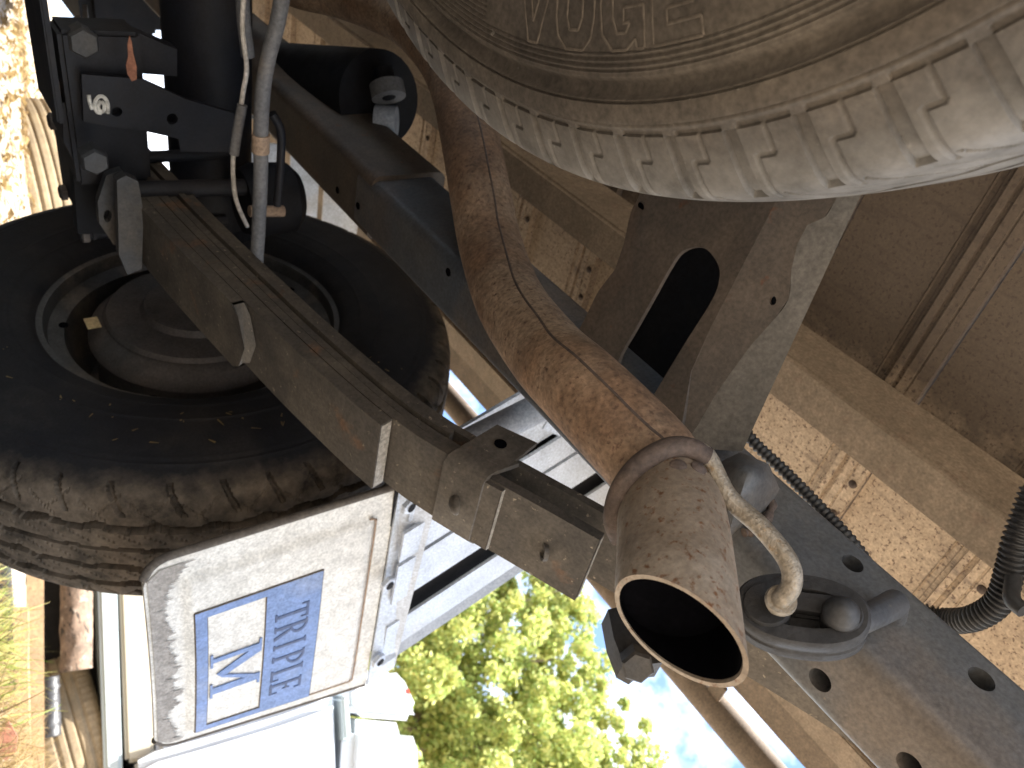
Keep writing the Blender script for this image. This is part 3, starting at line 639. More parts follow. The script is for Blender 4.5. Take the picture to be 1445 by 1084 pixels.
# --- wiring conduits
def conduit(name, pts, r, lab):
    P = catmull(pts, 14); Q = [np.array(P[0])]; L_ = [0]
    for a, b in zip(P, P[1:]): L_.append(L_[-1] + np.linalg.norm(np.array(b) - np.array(a)))
    N = int(L_[-1] / .0011); S = np.linspace(0, L_[-1], N); A = np.array(P); pts2 = np.stack([np.interp(S, L_, A[:, k]) for k in range(3)], 1)
    o = tube(name, pts2, [r * (1 + .12 * (1 if (i // 2) % 2 else -1)) for i in range(N)], 'conduit', truck, 14); o['label'] = lab
conduit('wiring_conduit', [at(1040, 590, x=.36), at(1062, 622, x=.365), at(1110, 668, x=.37), at(1165, 725, x=.372), at(1212, 778, x=.375), at(1236, 826, x=.40)], .0046, 'thin black corrugated conduit along the top of the chassis rail')
conduit('wiring_conduit', [at(1300, 868, d=.66), at(1335, 876, d=.65), at(1375, 872, d=.62), at(1410, 848, d=.60), at(1426, 800, d=.59), at(1436, 760, d=.585), at(1462, 690, d=.58)], .0095, 'thick black corrugated conduit hanging in a loop by the runner')
tube('loose_wire', catmull([at(1445, 862, d=.56), at(1428, 845, d=.57), at(1430, 815, d=.585)], 6), .006, 'conduit', truck, 10)

# ------------------------------------------------------------------ tyres and wheels
def tyre_mesh(name, keys, R, nth, ns, disp, m, parent, dense=None, arc=None):
    """lathe about local x; keys = (axial, radius) outline; disp(theta, axial, radius, s) -> radial push"""
    K = np.array(keys); seg = np.r_[0, np.cumsum(np.hypot(*np.diff(K, axis=0).T))]
    Kc = np.array(catmull(list(K), 8)); sc_ = np.r_[0, np.cumsum(np.hypot(*np.diff(Kc, axis=0).T))]
    s = np.linspace(0, sc_[-1], ns)
    if dense: s = np.r_[np.linspace(0, dense[0] * sc_[-1], dense[1], endpoint=False), np.linspace(dense[0] * sc_[-1], sc_[-1], ns - dense[1])]
    a = np.interp(s, sc_, Kc[:, 0]); r = np.interp(s, sc_, Kc[:, 1])
    th = np.linspace(0, 2 * math.pi, nth, endpoint=False) if arc is None else np.r_[np.linspace(arc - 1.35, arc + 1.35, nth - 200, endpoint=False), np.linspace(arc + 1.35, arc - 1.35 + 2 * math.pi, 200, endpoint=False)]
    TH, A = np.meshgrid(th, a, indexing='ij'); _, Rr = np.meshgrid(th, r, indexing='ij'); _, S = np.meshgrid(th, s, indexing='ij')
    da = np.gradient(a, s); dr = np.gradient(r, s)                # outward normal in the section = (-dr, da)
    d = disp(TH, A, Rr, S); A2 = A + d * (-dr)[None, :]; R2 = Rr + d * da[None, :]
    V = np.stack([A2, R2 * np.cos(TH), R2 * np.sin(TH)], -1).reshape(-1, 3)
    i, j = np.meshgrid(np.arange(nth), np.arange(ns - 1), indexing='ij'); i2 = (i + 1) % nth
    Fq = np.stack([i * ns + j, i * ns + j + 1, i2 * ns + j + 1, i2 * ns + j], -1).reshape(-1, 4)
    me = bpy.data.meshes.new(name); me.vertices.add(len(V)); me.vertices.foreach_set('co', V.ravel()); me.loops.add(Fq.size); me.loops.foreach_set('vertex_index', Fq.ravel().astype(np.int32))
    me.polygons.add(len(Fq)); me.polygons.foreach_set('loop_start', np.arange(0, Fq.size, 4, dtype=np.int32)); me.update(); me.validate()
    return me
def tri(x): return 2 * np.abs(x - np.floor(x + .5))
RT, WT = .345, .205
keys = [(-.080, .188), (-.094, .198), (-.101, .222), (-.1035, .25), (-.102, .28), (-.097, .303), (-.0905, .320), (-.083, .3325), (-.066, .3405), (-.035, .3445), (0, .345)]
keys = keys + [(-a, r) for a, r in keys[-2::-1]]
def d_wheel(TH, A, Rr, S):
    Rr = Rr / 1.028
    N = 44; p = TH * N / (2 * math.pi); d = np.zeros_like(A); rr_ = np.abs(A)
    wob = .15 * np.sin(p * .37) + .1 * np.sin(p * 1.13)
    on_t = Rr > .321
    for c0, w, ph, am in ((-.044, .0046, 0, .0030), (-.012, .0022, .5, .0010), (.018, .0034, .2, .0024), (.048, .0040, .5, .0030)):
        z = c0 + am * (tri(p + ph + wob) * 2 - 1) + .0009 * np.sin(p * 11.0 + ph); d = np.where((np.abs(A - z) < w * (1 + .25 * np.sin(p * 2.3))) & (Rr > .33), -.0095, d)
    f = (p + A * 9 + wob) % 1; d = np.where(on_t & (rr_ > .060) & (np.minimum(f, 1 - f) < .055), -.0060, d)
    f = (p + .33 + A * 24) % 1; d = np.where(on_t & (rr_ > .052) & (rr_ < .076) & (np.minimum(f, 1 - f) < .022), -.0022, d)
    f = (p + .66 - A * 20) % 1; d = np.where(on_t & (rr_ > .058) & (rr_ < .084) & (np.minimum(f, 1 - f) < .020), -.0018, d)
    f = (p * 2 + A * 70) % 1; d = np.where((rr_ < .040) & (np.minimum(f, 1 - f) < .03) & (tri((A + .0155) / .031) > .55), -.0022, d)
    side = Rr < .316
    for rc in (.302, .294, .238, .212): d = np.where(side, d + .0011 * np.exp(-((Rr - rc) / .0016) ** 2), d)
    return d
keys = [(a, r * (1 + .028 * float(sstep(r, .21, .30)))) for a, r in keys]
me_t = tyre_mesh('tyre', keys, RT, 1400, 200, d_wheel, 'tyre_old', None)
WX = .722; WZ = .268
whl = part('wheel', truck, 'rear wheel with worn grass-flecked tyre and steel rim, seen from inside')
def place(o, loc): o.matrix_basis = Matrix.Translation(loc)
ty = link('tyre', me_t, 'tyre_old', None); place(ty, (WX, AY, WZ + H)); adopt(ty, whl); sharp(ty, 32)
wc = Vector((WX, AY, WZ + H))
lathe('rim', [(-.084, .199), (-.090, .205), (-.0885, .2065), (-.082, .201), (-.080, .186), (-.060, .183), (-.056, .165), (-.02, .160), (.03, .158), (.045, .150), (.05, .09), (.06, .07), (.06, .05), (.055, .05), (.045, .085), (.04, .145), (.028, .1545), (-.02, .1565), (-.058, .161), (-.064, .179), (-.081, .1825)], wc, (1, 0, 0), 'rim_grey', whl, 64, closed=True)
lathe('brake_drum', [(-.085, .05), (-.075, .118), (-.062, .132), (-.05, .135), (-.048, .128), (.04, .128), (.042, .06)], wc, (1, 0, 0), 'drum_grey', whl, 48)
lathe('backing_plate', [(-.098, .04), (-.096, .065), (-.088, .07), (-.086, .110), (-.080, .114)], wc, (1, 0, 0), 'drum_grey', whl, 48)
st_ = at(131, 459, x=WX - .0765); plate('sticker', [st_ + Vector((-.004, dy, dz)) for dy, dz in ((-.012, -.008), (.012, -.008), (.012, .008), (-.012, .008))], [], (.001, 0, 0), 'sticker', whl)
for k in range(5):
    a = k * 1.2566; q = wc + Vector((-.0575, .1625 * math.cos(a), .1625 * math.sin(a))); lathe('rim_hole', [(0, .006), (.0008, .006)], q + Vector((-.002, 0, 0)), (-1, 0, 0), 'soot_hole_shade', whl, 10)
# dry grass flecks stuck to the tyre
V = []; Fc = []
for k in range(90):
    a = rng.uniform(2.4, 5.2); r = rng.uniform(.225, .335); ax = -np.interp(r, [.198, .25, .28, .303, .32, .333], [.094, .1035, .102, .097, .0905, .083]) - .0016
    p = wc + Vector((ax, r * math.cos(a), r * math.sin(a))); L_ = rng.uniform(.002, .011); t = rng.uniform(0, 6.28); u = Vector((rng.normal(0, .1), math.cos(t), math.sin(t))); w = Vector((0, -math.sin(t), math.cos(t))) * rng.uniform(.0006, .0014)
    b = len(V); V += [p - u * L_ / 2 - w, p - u * L_ / 2 + w, p + u * L_ / 2 + w * .4, p + u * L_ / 2 - w * .4]; Fc.append((b, b + 1, b + 2, b + 3))
tag(mesh('grass_fleck', V, Fc, 'straw', ty), kind='stuff')

# --- spare wheel slung under the tray
spare = thing('spare_wheel', 'spare wheel lying flat, slung under the tray above the tailpipe, dusty tread painted pale as if sky-lit', 'spare wheel', (-.194, .346, .255 + H))
skeys = [(-.075, .188), (-.088, .198), (-.0935, .225), (-.0955, .255), (-.0950, .280), (-.0925, .300), (-.0905, .306), (-.0925, .3085), (-.0905, .3175), (-.0870, .3200), (-.0820, .3285), (-.0765, .3385), (-.0690, .3480), (-.056, .3515), (-.03, .3535), (0, .354)]
skeys = skeys + [(-a, r) for a, r in skeys[-2::-1]]
_q = at(900, 45, z=.26); TXT = None
def d_spare(TH, A, Rr, S):
    N = 66; p = TH * N / (2 * math.pi); d = np.zeros_like(A); sA = np.abs(A); f = p % 1
    blk = (Rr > .3225) & (sA > .0655)
    d = np.where(blk & (np.minimum(f, 1 - f) < .10), -.0028, d)                       # slots between shoulder blocks
    rim_ = (Rr > .3205) & (Rr < .3225) & (sA > .07); d = np.where(rim_ & (np.minimum(f, 1 - f) > .11), -.0014, d)
    st = (np.abs(f - .50) < .026) & (Rr > .3225) & (Rr < .334) | (np.abs(f - .74) < .026) & (Rr > .3335) & (sA > .062) | ((f > .50) & (f < .74) & (np.abs(Rr - .3338) < .0011))
    d = np.where(st & (sA > .058), -.0012, d)
    f2 = (p + A * 24) % 1; d = np.where((sA < .068) & (sA > .034) & (np.minimum(f2, 1 - f2) < .028), -.0020, d)
    f3 = (p + .5 + A * 24) % 1; d = np.where((sA < .062) & (sA > .040) & (np.minimum(f3, 1 - f3) < .022), -.0014, d)
    z = .0025 * np.sin(p * 2 * math.pi)
    for c0 in (-.030, .0, .030): d = np.where(np.abs(A - c0 - z) < .0024, -.007, d)
    d = np.where((Rr > .3080) & (Rr < .3092) | (Rr > .3178) & (Rr < .3190), d - .0014, d)
    d = np.where((Rr > .2985) & (Rr < .3062) & (sA > .08), d - .0032 * np.sin((Rr - .2985) / .0077 * math.pi), d)   # soft channel
    rib = (Rr > np.where(np.cos(TH - TXT) > math.cos(.34), .2885, .262)) & (Rr < .297) & (sA > .08)
    d = np.where(rib, d + .0006 * np.cos(2 * math.pi * (Rr - .262) / .0025), d)
    return d
SPC = Vector((-.194, .346, .255 + .087 + H))
_m = (Matrix.Rotation(rad(-90), 4, 'Y').inverted() @ (Vector(_q) - SPC)); TXT = math.atan2(_m.z, _m.y)
_e = Matrix.Rotation(rad(-90), 4, 'Y').inverted() @ (Vector(at(1445, 200, z=.30)) - SPC); SHIFT = .55 * math.copysign(1, math.sin(TXT - math.atan2(_e.z, _e.y)))
me_s = tyre_mesh('tyre', skeys, .346, 1300, 560, d_spare, 'tyre_spare', None, (.52, 505), TXT - SHIFT)
tys = link('tyre', me_s, 'tyre_spare', None); tys.matrix_basis = Matrix.Translation(SPC) @ Matrix.Rotation(rad(-90), 4, 'Y'); adopt(tys, spare); sharp(tys, 60)
lathe('rim', [(-.080, .197), (-.084, .203), (-.078, .199), (-.074, .184), (-.05, .160), (.02, .155), (.03, .09), (.03, .05), (.036, .05), (.036, .09), (.026, .16), (-.046, .165), (-.072, .181)], SPC, (0, 0, 1), 'rim_grey', spare, 48, closed=True)
# raised sidewall letters (outline strokes)
def letter(strokes, ang, r0, hgt, wid):
    ls = []
    for st in strokes:
        P3 = []
        for u, v_ in st:
            a = ang + (u - .5) * wid / r0; r = r0 + v_ * hgt; ax = np.interp(r, [.198, .225, .255, .28, .30], [.088, .0935, .0955, .0950, .0925]) + .0005
            P3.append(SPC + Vector((r * math.sin(a), r * math.cos(a), -ax)))
        ls.append(P3)
    V = []; Fc = []
    for P3 in ls:
        for a, b in zip(P3, P3[1:]):
            t = (b - a).normalized(); s_ = t.cross(Vector((0, 0, 1))).normalized() * .0007; dn = Vector((0, 0, -.0003)); k = len(V)
            V.extend([a - s_, a + s_, b + s_, b - s_, a + dn - s_ * .5, a + dn + s_ * .5, b + dn + s_ * .5, b + dn - s_ * .5]); Fc.extend([(k + q[0], k + q[1], k + q[2], k + q[3]) for q in ((4, 5, 6, 7), (0, 4, 7, 3), (1, 2, 6, 5), (0, 1, 5, 4), (3, 7, 6, 2))])
    return mesh('sidewall_letter', V, Fc, 'spare_letter', tys)
# outlines: V, U, G, E with v = 0 at the rim side, 1 at the tread side (foot of the letter)
Vv = [[(.0, 0), (.38, 1), (.62, 1), (1, 0), (.76, 0), (.5, .72), (.24, 0), (0, 0)]]
Uu = [[(.05, 0), (.05, .6), (.12, .85), (.3, 1), (.7, 1), (.88, .85), (.95, .6), (.95, 0), (.68, 0), (.68, .6), (.6, .75), (.4, .75), (.32, .6), (.32, 0)]]
Gg = [[(.95, .25), (.85, .08), (.65, 0), (.35, 0), (.12, .15), (.05, .45), (.1, .8), (.3, 1), (.6, 1), (.78, .88), (.8, 1), (.95, 1), (.95, .5), (.55, .5), (.55, .68), (.68, .68), (.6, .8), (.42, .8), (.32, .6), (.32, .35), (.45, .2), (.6, .22), (.68, .32), (.95, .25)]]
Ee = [[(.08, 0), (.08, 1), (.95, 1), (.95, .78), (.36, .78), (.36, .6), (.85, .6), (.85, .4), (.36, .4), (.36, .22), (.95, .22), (.95, 0), (.08, 0)]]
pa0 = at(985, 45, z=.26); a0 = math.atan2(pa0[0] - SPC[0], pa0[1] - SPC[1])
sg = 1 if math.atan2(at(1030, 60, z=.26)[0] - SPC[0], at(1030, 60, z=.26)[1] - SPC[1]) > a0 else -1
for st, k in ((Vv, -3), (Uu, -2), (Gg, -1), (Ee, 0)):
    letter([[(u if sg > 0 else 1 - u, v_) for u, v_ in s_] for s_ in st], a0 + sg * k * .105, .256, .032, .026)

# --- mud flap
flap = part('mud_flap', truck, 'white mud flap with a blue TRIPLE M badge, scuffed at its lower edge')
FB = [Vector((.619, .500, .088 + H)), Vector((.945, .500, .078 + H)), Vector((.965, .470, .333 + H)), Vector((.619, .494, .349 + H))]     # bottom-inner, bottom-outer, top-outer, top-inner
def fp_(u, v_, n=0):
    """u 0..1 across (inner to outer), v 0..1 up; n out towards the rear"""
    p = FB[0] * (1 - u) * (1 - v_) + FB[1] * u * (1 - v_) + FB[2] * u * v_ + FB[3] * (1 - u) * v_
    bow = .010 * math.sin(math.pi * u) * (1 - v_) ; return p + Vector((0, -n - bow, 0))
def rrect(u0, u1, v0, v1, ru, rv, n=7):
    o = []
    for cu, cv, s0 in ((u1 - ru[1], v0 + rv, -90), (u1 - ru[1], v1 - rv, 0), (u0 + ru[0], v1 - rv, 90), (u0 + ru[0], v0 + rv, 180)):
        rr_ = ru[1] if s0 in (-90, 0) else ru[0]
        for k in range(n): a = rad(s0 + 90 * k / (n - 1)); o.append((cu + rr_ * math.cos(a), cv + rv * math.sin(a)))
    return o
def fgrid(name, fnz, m, th, nu=70, nv=60, parent=flap):
    V = []; Fc = []
    for side in (0, 1):
        for i in range(nu + 1):
            for j in range(nv + 1):
                u, v_ = i / nu, j / nv
                # rounded lower corners
                rc = .10
                if v_ < rc:
                    k = rc - math.sqrt(max(0, rc * rc - (rc - v_) ** 2)); k *= .85; u = k + u * (1 - 2 * k)
                V.append(fp_(u, v_, fnz(u, v_) if side == 0 else -th))
    N = (nu + 1) * (nv + 1)
    for i in range(nu):
        for j in range(nv):
            a = i * (nv + 1) + j; Fc += [(a, a + nv + 1, a + nv + 2, a + 1), (N + a, N + a + 1, N + a + nv + 2, N + a + nv + 1)]
    for i in range(nu):
        a = i * (nv + 1); b = a + nv + 1; Fc += [(a, N + a, N + b, b), (a + nv, b + nv, N + b + nv, N + a + nv)]
    for j in range(nv): Fc += [(j, j + 1, N + j + 1, N + j), (nu * (nv + 1) + j, N + nu * (nv + 1) + j, N + nu * (nv + 1) + j + 1, nu * (nv + 1) + j + 1)]
    o = mesh(name, V, Fc, m, parent, True); sharp(o, 50); return o
def fz(u, v_):
    d = min(u - .09, .93 - u, v_ - .13, .91 - v_); return .0045 * (1 if d > .02 else 0 if d < 0 else d / .02)
fgrid('sheet', fz, 'flap_white', .006)
# scuffed strip on the lower edge
V = []; Fc = []
nU = 520
for i in range(nU + 1):
    u = .03 + .94 * i / nU; k = .055 + .05 * (noise.noise((u * 7, 3, 0)) + .5) + .035 * noise.noise((u * 29, 1, 0)) + .04 * noise.noise((u * 90, 1, 4)) + .03 * noise.noise((u * 260, 7, 0)) + .10 * float(sstep(u, .12, .0)) + .06 * float(sstep(u, .92, 1))
    v0 = .012 + (.05 * float(sstep(min(u, 1 - u), .07, .02))); V += [fp_(u, v0, .0012), fp_(u, max(k, v0 + .01), .0012)]
for i in range(nU): Fc.append((2 * i, 2 * i + 1, 2 * i + 3, 2 * i + 2))
mesh('scuffed_edge', V, Fc, 'flap_worn', flap)
# dark rubber edge along the inner side
tube('edge_bead', [fp_(0.0 if v_ > .1 else .085 * (1 - math.sqrt(1 - ((.1 - v_) / .1) ** 2)), v_, -.003) for v_ in np.linspace(.004, 1, 40)], .0044, 'flap_dark', flap, 10)
tube('edge_bead', [fp_(1.0 if v_ > .1 else 1 - .085 * (1 - math.sqrt(1 - ((.1 - v_) / .1) ** 2)), v_, -.003) for v_ in np.linspace(.004, 1, 40)], .0042, 'flap_dark', flap, 10)
# badge
bu0, bu1, bv0, bv1 = .245, .955 * .97, .165, .685
def bd(a, b, n=.0052): return fp_(bu0 + (bu1 - bu0) * a, bv0 + (bv1 - bv0) * b, n)
hole = [bd(*p) for p in ((.045, .085), (.955, .085), (.955, .54), (.045, .54))]
V = []; Fc = []; gi = {}
GA = [0, .045] + list(np.linspace(.045, .955, 25))[1:-1] + [.955, 1]; GB = [0, .085] + list(np.linspace(.085, .54, 8))[1:-1] + [.54, .7, .85, 1]
for i, a in enumerate(GA):
    for j, b in enumerate(GB):
        for k, n_ in enumerate((.0062, .0030)): gi[i, j, k] = len(V); V.append(bd(a, b, n_))
def solid(i, j): return 0 <= i < len(GA) - 1 and 0 <= j < len(GB) - 1 and not (.04 < (GA[i] + GA[i + 1]) / 2 < .956 and .08 < (GB[j] + GB[j + 1]) / 2 < .545 and GA[i] > .04 and GA[i + 1] < .96 and GB[j] > .08)
for i in range(len(GA) - 1):
    for j in range(len(GB) - 1):
        if not solid(i, j): continue
        q = [(i, j), (i + 1, j), (i + 1, j + 1), (i, j + 1)]; Fc += [tuple(gi[a, b, 0] for a, b in q), tuple(gi[a, b, 1] for a, b in reversed(q))]
        for (di, dj), (e0, e1_) in {(0, -1): (q[0], q[1]), (1, 0): (q[1], q[2]), (0, 1): (q[2], q[3]), (-1, 0): (q[3], q[0])}.items():
            if not solid(i + di, j + dj): Fc.append((gi[(*e0, 0)], gi[(*e0, 1)], gi[(*e1_, 1)], gi[(*e1_, 0)]))
mesh('badge', V, Fc, 'badge_blue', flap)
def strk(name, polys, box_, m, n=.0070, par=flap):
    bm = bmesh.new(); a0, b0, a1, b1 = box_
    for pg in polys:
        try: f_ = bm.faces.new([bm.verts.new(bd(a0 + (a1 - a0) * p[0], b0 + (b1 - b0) * p[1], n)) for p in pg])
        except ValueError: pass
    e = bmesh.ops.extrude_face_region(bm, geom=bm.faces[:]); bmesh.ops.translate(bm, verts=[g for g in e['geom'] if isinstance(g, bmesh.types.BMVert)], vec=(0, .0012, 0))
    return frombm(name, bm, m, par)
def rc_(x0, y0, x1, y1): return [(x0, y0), (x1, y0), (x1, y1), (x0, y1)]
def bowl(x0, y0, y1, x1, t=.16):
    cy = (y0 + y1) / 2; ry = (y1 - y0) / 2; o = []; n = 10
    A = [(-90 + 180 * k / n) for k in range(n + 1)]
    for a, b in zip(A, A[1:]):
        q = [(x0 + (x1 - x0) * math.cos(rad(z)), cy + ry * math.sin(rad(z))) for z in (a, b)]; w = [(x0 + (x1 - x0 - t) * math.cos(rad(z)), cy + (ry - .075) * math.sin(rad(z))) for z in (a, b)]
        o.append([q[0], q[1], w[1], w[0]])
    return o
stem = lambda x: [rc_(x - .09, 0, x + .09, 1), rc_(x - .2, 0, x + .2, .06), rc_(x - .2, .94, x + .2, 1)]
LET = {'T': [rc_(.41, 0, .59, 1), rc_(.28, 0, .72, .06), rc_(.05, .92, .95, 1), rc_(.05, .78, .12, 1), rc_(.88, .78, .95, 1)],
       'R': stem(.25) + bowl(.3, .46, 1, .85) + [[(.42, .48), (.58, .48), (1.0, 0), (.78, 0)]],
       'I': stem(.5), 'P': stem(.27) + bowl(.32, .42, 1, .92),
       'L': stem(.27) + [rc_(.1, 0, .92, .07), rc_(.85, 0, .92, .25)],
       'E': stem(.25) + [rc_(.1, 0, .92, .07), rc_(.1, .93, .88, 1), rc_(.3, .48, .7, .55), rc_(.85, 0, .92, .25), rc_(.81, .78, .88, 1), rc_(.64, .4, .7, .63)]}
for i, ch in enumerate('TRIPLE'):
    a = .17 + i * .118; wdt = .112 if ch != 'I' else .10
    strk('letter', LET[ch], (a, .615, a + wdt, .90), 'letter_blue')
Mm = [rc_(.08, 0, .17, 1), rc_(-.02, 0, .28, .05), rc_(-.02, .95, .2, 1), rc_(.80, 0, .96, 1), rc_(.70, 0, 1.05, .05), rc_(.85, .95, 1.05, 1), [(.06, 1), (.26, 1), (.58, .22), (.47, .12)], [(.47, .12), (.58, .22), (.94, 1), (.84, 1)]]
strk('letter', Mm, (.34, .105, .68, .515), 'badge_blue', .0066)
for q in ((0, 0, 1, 0), (1, 0, 1, 1), (1, 1, 0, 1), (0, 1, 0, 0)): tube('badge_edge', [bd(q[0] + (q[2] - q[0]) * t / 12, q[1] + (q[3] - q[1]) * t / 12, .0050) for t in range(13)], .0013, 'flap_dark', flap, 6)
for q in ((.045, .085, .955, .085), (.955, .085, .955, .54), (.955, .54, .045, .54), (.045, .54, .045, .085)): tube('badge_edge', [bd(q[0] + (q[2] - q[0]) * t / 12, q[1] + (q[3] - q[1]) * t / 12, .0052) for t in range(13)], .0010, 'flap_dark', flap, 6)
tube('mould_crease', catmull([fp_(u, v_, .0035) for u, v_ in ((.09, .88), (.10, .905), (.14, .912), (.5, .912), (.88, .912), (.92, .90), (.93, .86), (.932, .5), (.93, .16))], 6), .0012, 'tape_tan', flap, 6)

# --- wheel guard: slatted white panel rising from the flap
gd = part('wheel_guard', truck, 'white painted wheel guard of parallel strips behind the flap')
GY = .470
def gp(u, z, y=GY): return Vector((u - .375 * (z - .374), y, z + H))
def strip(name, u0, u1, z0, z1, m, y=GY, th=.004, z0b=None):
    z0b = z0 if z0b is None else z0b
    return plate(name, [gp(u0, z0, y), gp(u1, z0b, y), gp(u1, z1, y), gp(u0, z1, y)], [], (0, th, 0), m, gd)
strip('strip', .55, .660, .36, .735, 'guard_white', GY + .008)
strip('strip', .664, .714, .352, .735, 'guard_white')
strip('strip', .722, .795, .352, .735, 'guard_white')
strip('strip', .842, .900, .352, .735, 'guard_white')
plate('edge_fold', [gp(.900, .352), gp(.920, .352, GY - .004), gp(.920, .735, GY - .004), gp(.900, .735)], [], (0, .003, 0), 'guard_grey', gd)
plate('backing', [gp(.60, .345, GY + .02), gp(.915, .345, GY + .02), gp(.915, .735, GY + .02), gp(.60, .735, GY + .02)], [], (0, .003, 0), 'gap_black', gd)
plate('flap_bracket', [Vector((.612, .490, .349 + H)), Vector((.966, .4665, .334 + H)), Vector((.945, .4655, .372 + H)), Vector((.612, .4665, .385 + H))], [], (0, .003, 0), 'guard_white', gd)
for px, py in ((575, 712), (545, 822), (532, 930)):
    p = at(px, py, y=.4655 if px < 540 else .470); bolt('bolt', p, (0, -1, 0.25), .0105, .006, 'guard_white', gd); lathe('bolt_socket', [(0, .0055), (.0006, .0055)], p + Vector((0, -.0066, .0017)), (0, -1, .25), 'gap_black', gd, 14)
tube('guard_stay', [at(560, 680, y=.44), at(668, 622, y=.44), at(790, 560, y=.44)], .0155, 'guard_grey', gd, 24)
tag_plate = plate('stay_tab', [at(*p, y=.43) for p in [(766, 606), (772, 596), (790, 606), (790, 616)]], [], (0, .002, 0), 'guard_white', gd)
# inner side and crown of the guard over the tyre, and its front face
for i, (z0, z1) in enumerate(((.50, .56), (.575, .625), (.635, .70))):
    plate('strip', [Vector((.60, 1.36 - (z0 - .5) * .4, z0 + H)), Vector((1.0, 1.36 - (z0 - .5) * .4, z0 + H)), Vector((1.0, 1.36 - (z1 - .5) * .4, z1 + H)), Vector((.60, 1.36 - (z1 - .5) * .4, z1 + H))], [], (0, .004, 0), 'guard_white', gd)

# --- what stands further forward and on the far side
lw = part('wheel', truck); 
for ch in [c_ for c_ in whl.children if c_.name.split('.')[0] in ('tyre', 'rim', 'brake_drum')]:
    k = ch.copy(); COL.objects.link(k); k.parent = lw; k.matrix_parent_inverse = world_of(lw).inverted() @ Matrix.Translation((-.29, 2 * AY, 0)) @ Matrix.Rotation(math.pi, 4, 'Z')
box('cab_floor', (-1.02, 2.25, .42 + H), (.72, 4.3, .62 + H), 'black_paint', truck, .03)
box('gearbox', (-.32, 1.9, .20 + H), (.10, 3.4, .46 + H), 'black_paint', truck, .05, 3)
box('cab_body', (-1.02, 2.3, .625 + H), (.72, 4.6, 1.75 + H), 'car_white', truck, .08, 4)

# ------------------------------------------------------------------ dry leaf caught on the axle
lf = plate('dry_leaf', [at(*p, y=.775) for p in [(178, 92), (181, 80), (180, 62), (183, 50), (186, 60), (188, 75), (193, 95), (193, 112), (186, 115), (180, 105)]], [], (0, .0012, 0), 'leaf_dry')
tag(lf, 'reddish dry leaf fragment caught on the axle bracket', 'leaf')

# ------------------------------------------------------------------ background: wrecked white car on tyres and logs
hd = np.array([.83, .557]); hd /= np.linalg.norm(hd); rd = np.array([hd[1], -hd[0]])
def bgp(dist, side, z): return Vector((hd[0] * dist + rd[0] * side, hd[1] * dist + rd[1] * side, z + H))
def sidefor(px, py, dist):
    d = ray(px, py); t = dist / (d[0] * hd[0] + d[1] * hd[1]); p = d * t; return p[0] * rd[0] + p[1] * rd[1], p[2]
DC = 3.0
def bgat(px, py, dist=DC):
    s_, z = sidefor(px, py, dist); return bgp(dist, s_, z)
gz = terrain(*(hd * DC))
tt_key = [(-.075, .19), (-.09, .2), (-.098, .24), (-.095, .27), (-.086, .295), (-.06, .305), (0, .308)]; tt_key = tt_key + [(-a, r) for a, r in tt_key[-2::-1]]
def d_tan(TH, A, Rr, S):
    d = np.zeros_like(A)
    for c0 in (-.045, -.016, .016, .045): d = np.where(np.abs(A - c0) < .004, -.007, d)
    p = TH * 80 / 6.2832; f = p % 1; return np.where((np.abs(A) > .05) & (f < .3) & (Rr > .28), -.003, d)
me_b = tyre_mesh('tyre_casing', tt_key, .308, 320, 90, d_tan, 'tyre_tan', None)
def lying_tyre(p, label):
    o = link('loose_tyre', me_b.copy(), 'tyre_tan'); o.matrix_basis = Matrix.Translation(p) @ Matrix.Rotation(rad(-90), 4, 'Y'); sharp(o, 60); tag(o, label, 'tyre', 'old tyres lying in the yard'); return o
s1, z1 = sidefor(107, 1058, 3.15); lying_tyre(bgp(3.33, s1, z1), 'tan dusty tyre lying flat under the sill of the white car')
d = ray(60, 262); p = d * 2.9; lying_tyre(Vector((p[0], p[1], p[2] + H)), 'pale old tyre lying flat on the leaf litter beyond the axle')
car = thing('white_car', 'white car body propped on logs and a tyre beyond the mud flap', 'car', bgp(DC + .6, .2, gz - H))
def extr(name, pix, depth, m, dist=DC, bev=.02, parent=car):
    bm = bmesh.new(); vs2 = [bm.verts.new(bgat(*q, dist)) for q in pix]; f_ = bm.faces.new(vs2)
    e = bmesh.ops.extrude_face_region(bm, geom=[f_]); bmesh.ops.translate(bm, verts=[g for g in e['geom'] if isinstance(g, bmesh.types.BMVert)], vec=(hd[0] * depth, hd[1] * depth, 0))
    bmesh.ops.recalc_face_normals(bm, faces=bm.faces[:])
    if bev: bevel(bm, bev, 4)
    return frombm(name, bm, m, parent, autos=40)
extr('sill', [(131, 640), (160, 640), (176, 1180), (150, 1180)], 1.3, 'sill_grey', DC, .012)
extr('lower_panel', [(161, 640), (212, 640), (218, 1072), (177, 1078)], 1.3, 'car_cream', DC + .01, .012)
extr('door', [(214, 640), (400, 720), (470, 940), (480, 1200), (180, 1200), (181, 1081), (221, 1075)], 1.3, 'car_white', DC + .012, .02)
extr('wheel_arch_flare', [(220, 1062), (300, 1040), (400, 1010), (470, 985), (478, 1010), (440, 1100), (420, 1200), (180, 1200), (182, 1082)], .3, 'car_white', DC - .06, .03)
extr('headlamp', [(482, 985), (492, 975), (497, 1040), (487, 1050)], .2, 'sill_grey', DC - .01, .01)
extr('front_wing', [(488, 972), (520, 952), (556, 943), (574, 962), (592, 1000), (585, 1018), (505, 1012), (490, 1000)], .5, 'car_white', DC + .02, .04)
extr('bonnet_edge', [(490, 1014), (583, 1022), (596, 1060), (598, 1180), (480, 1180)], .9, 'car_white', DC + .0, .05)
extr('marker_lamp', [(572, 972), (577, 972), (579, 980), (574, 980)], .01, 'lens_red', DC - .003, .002)
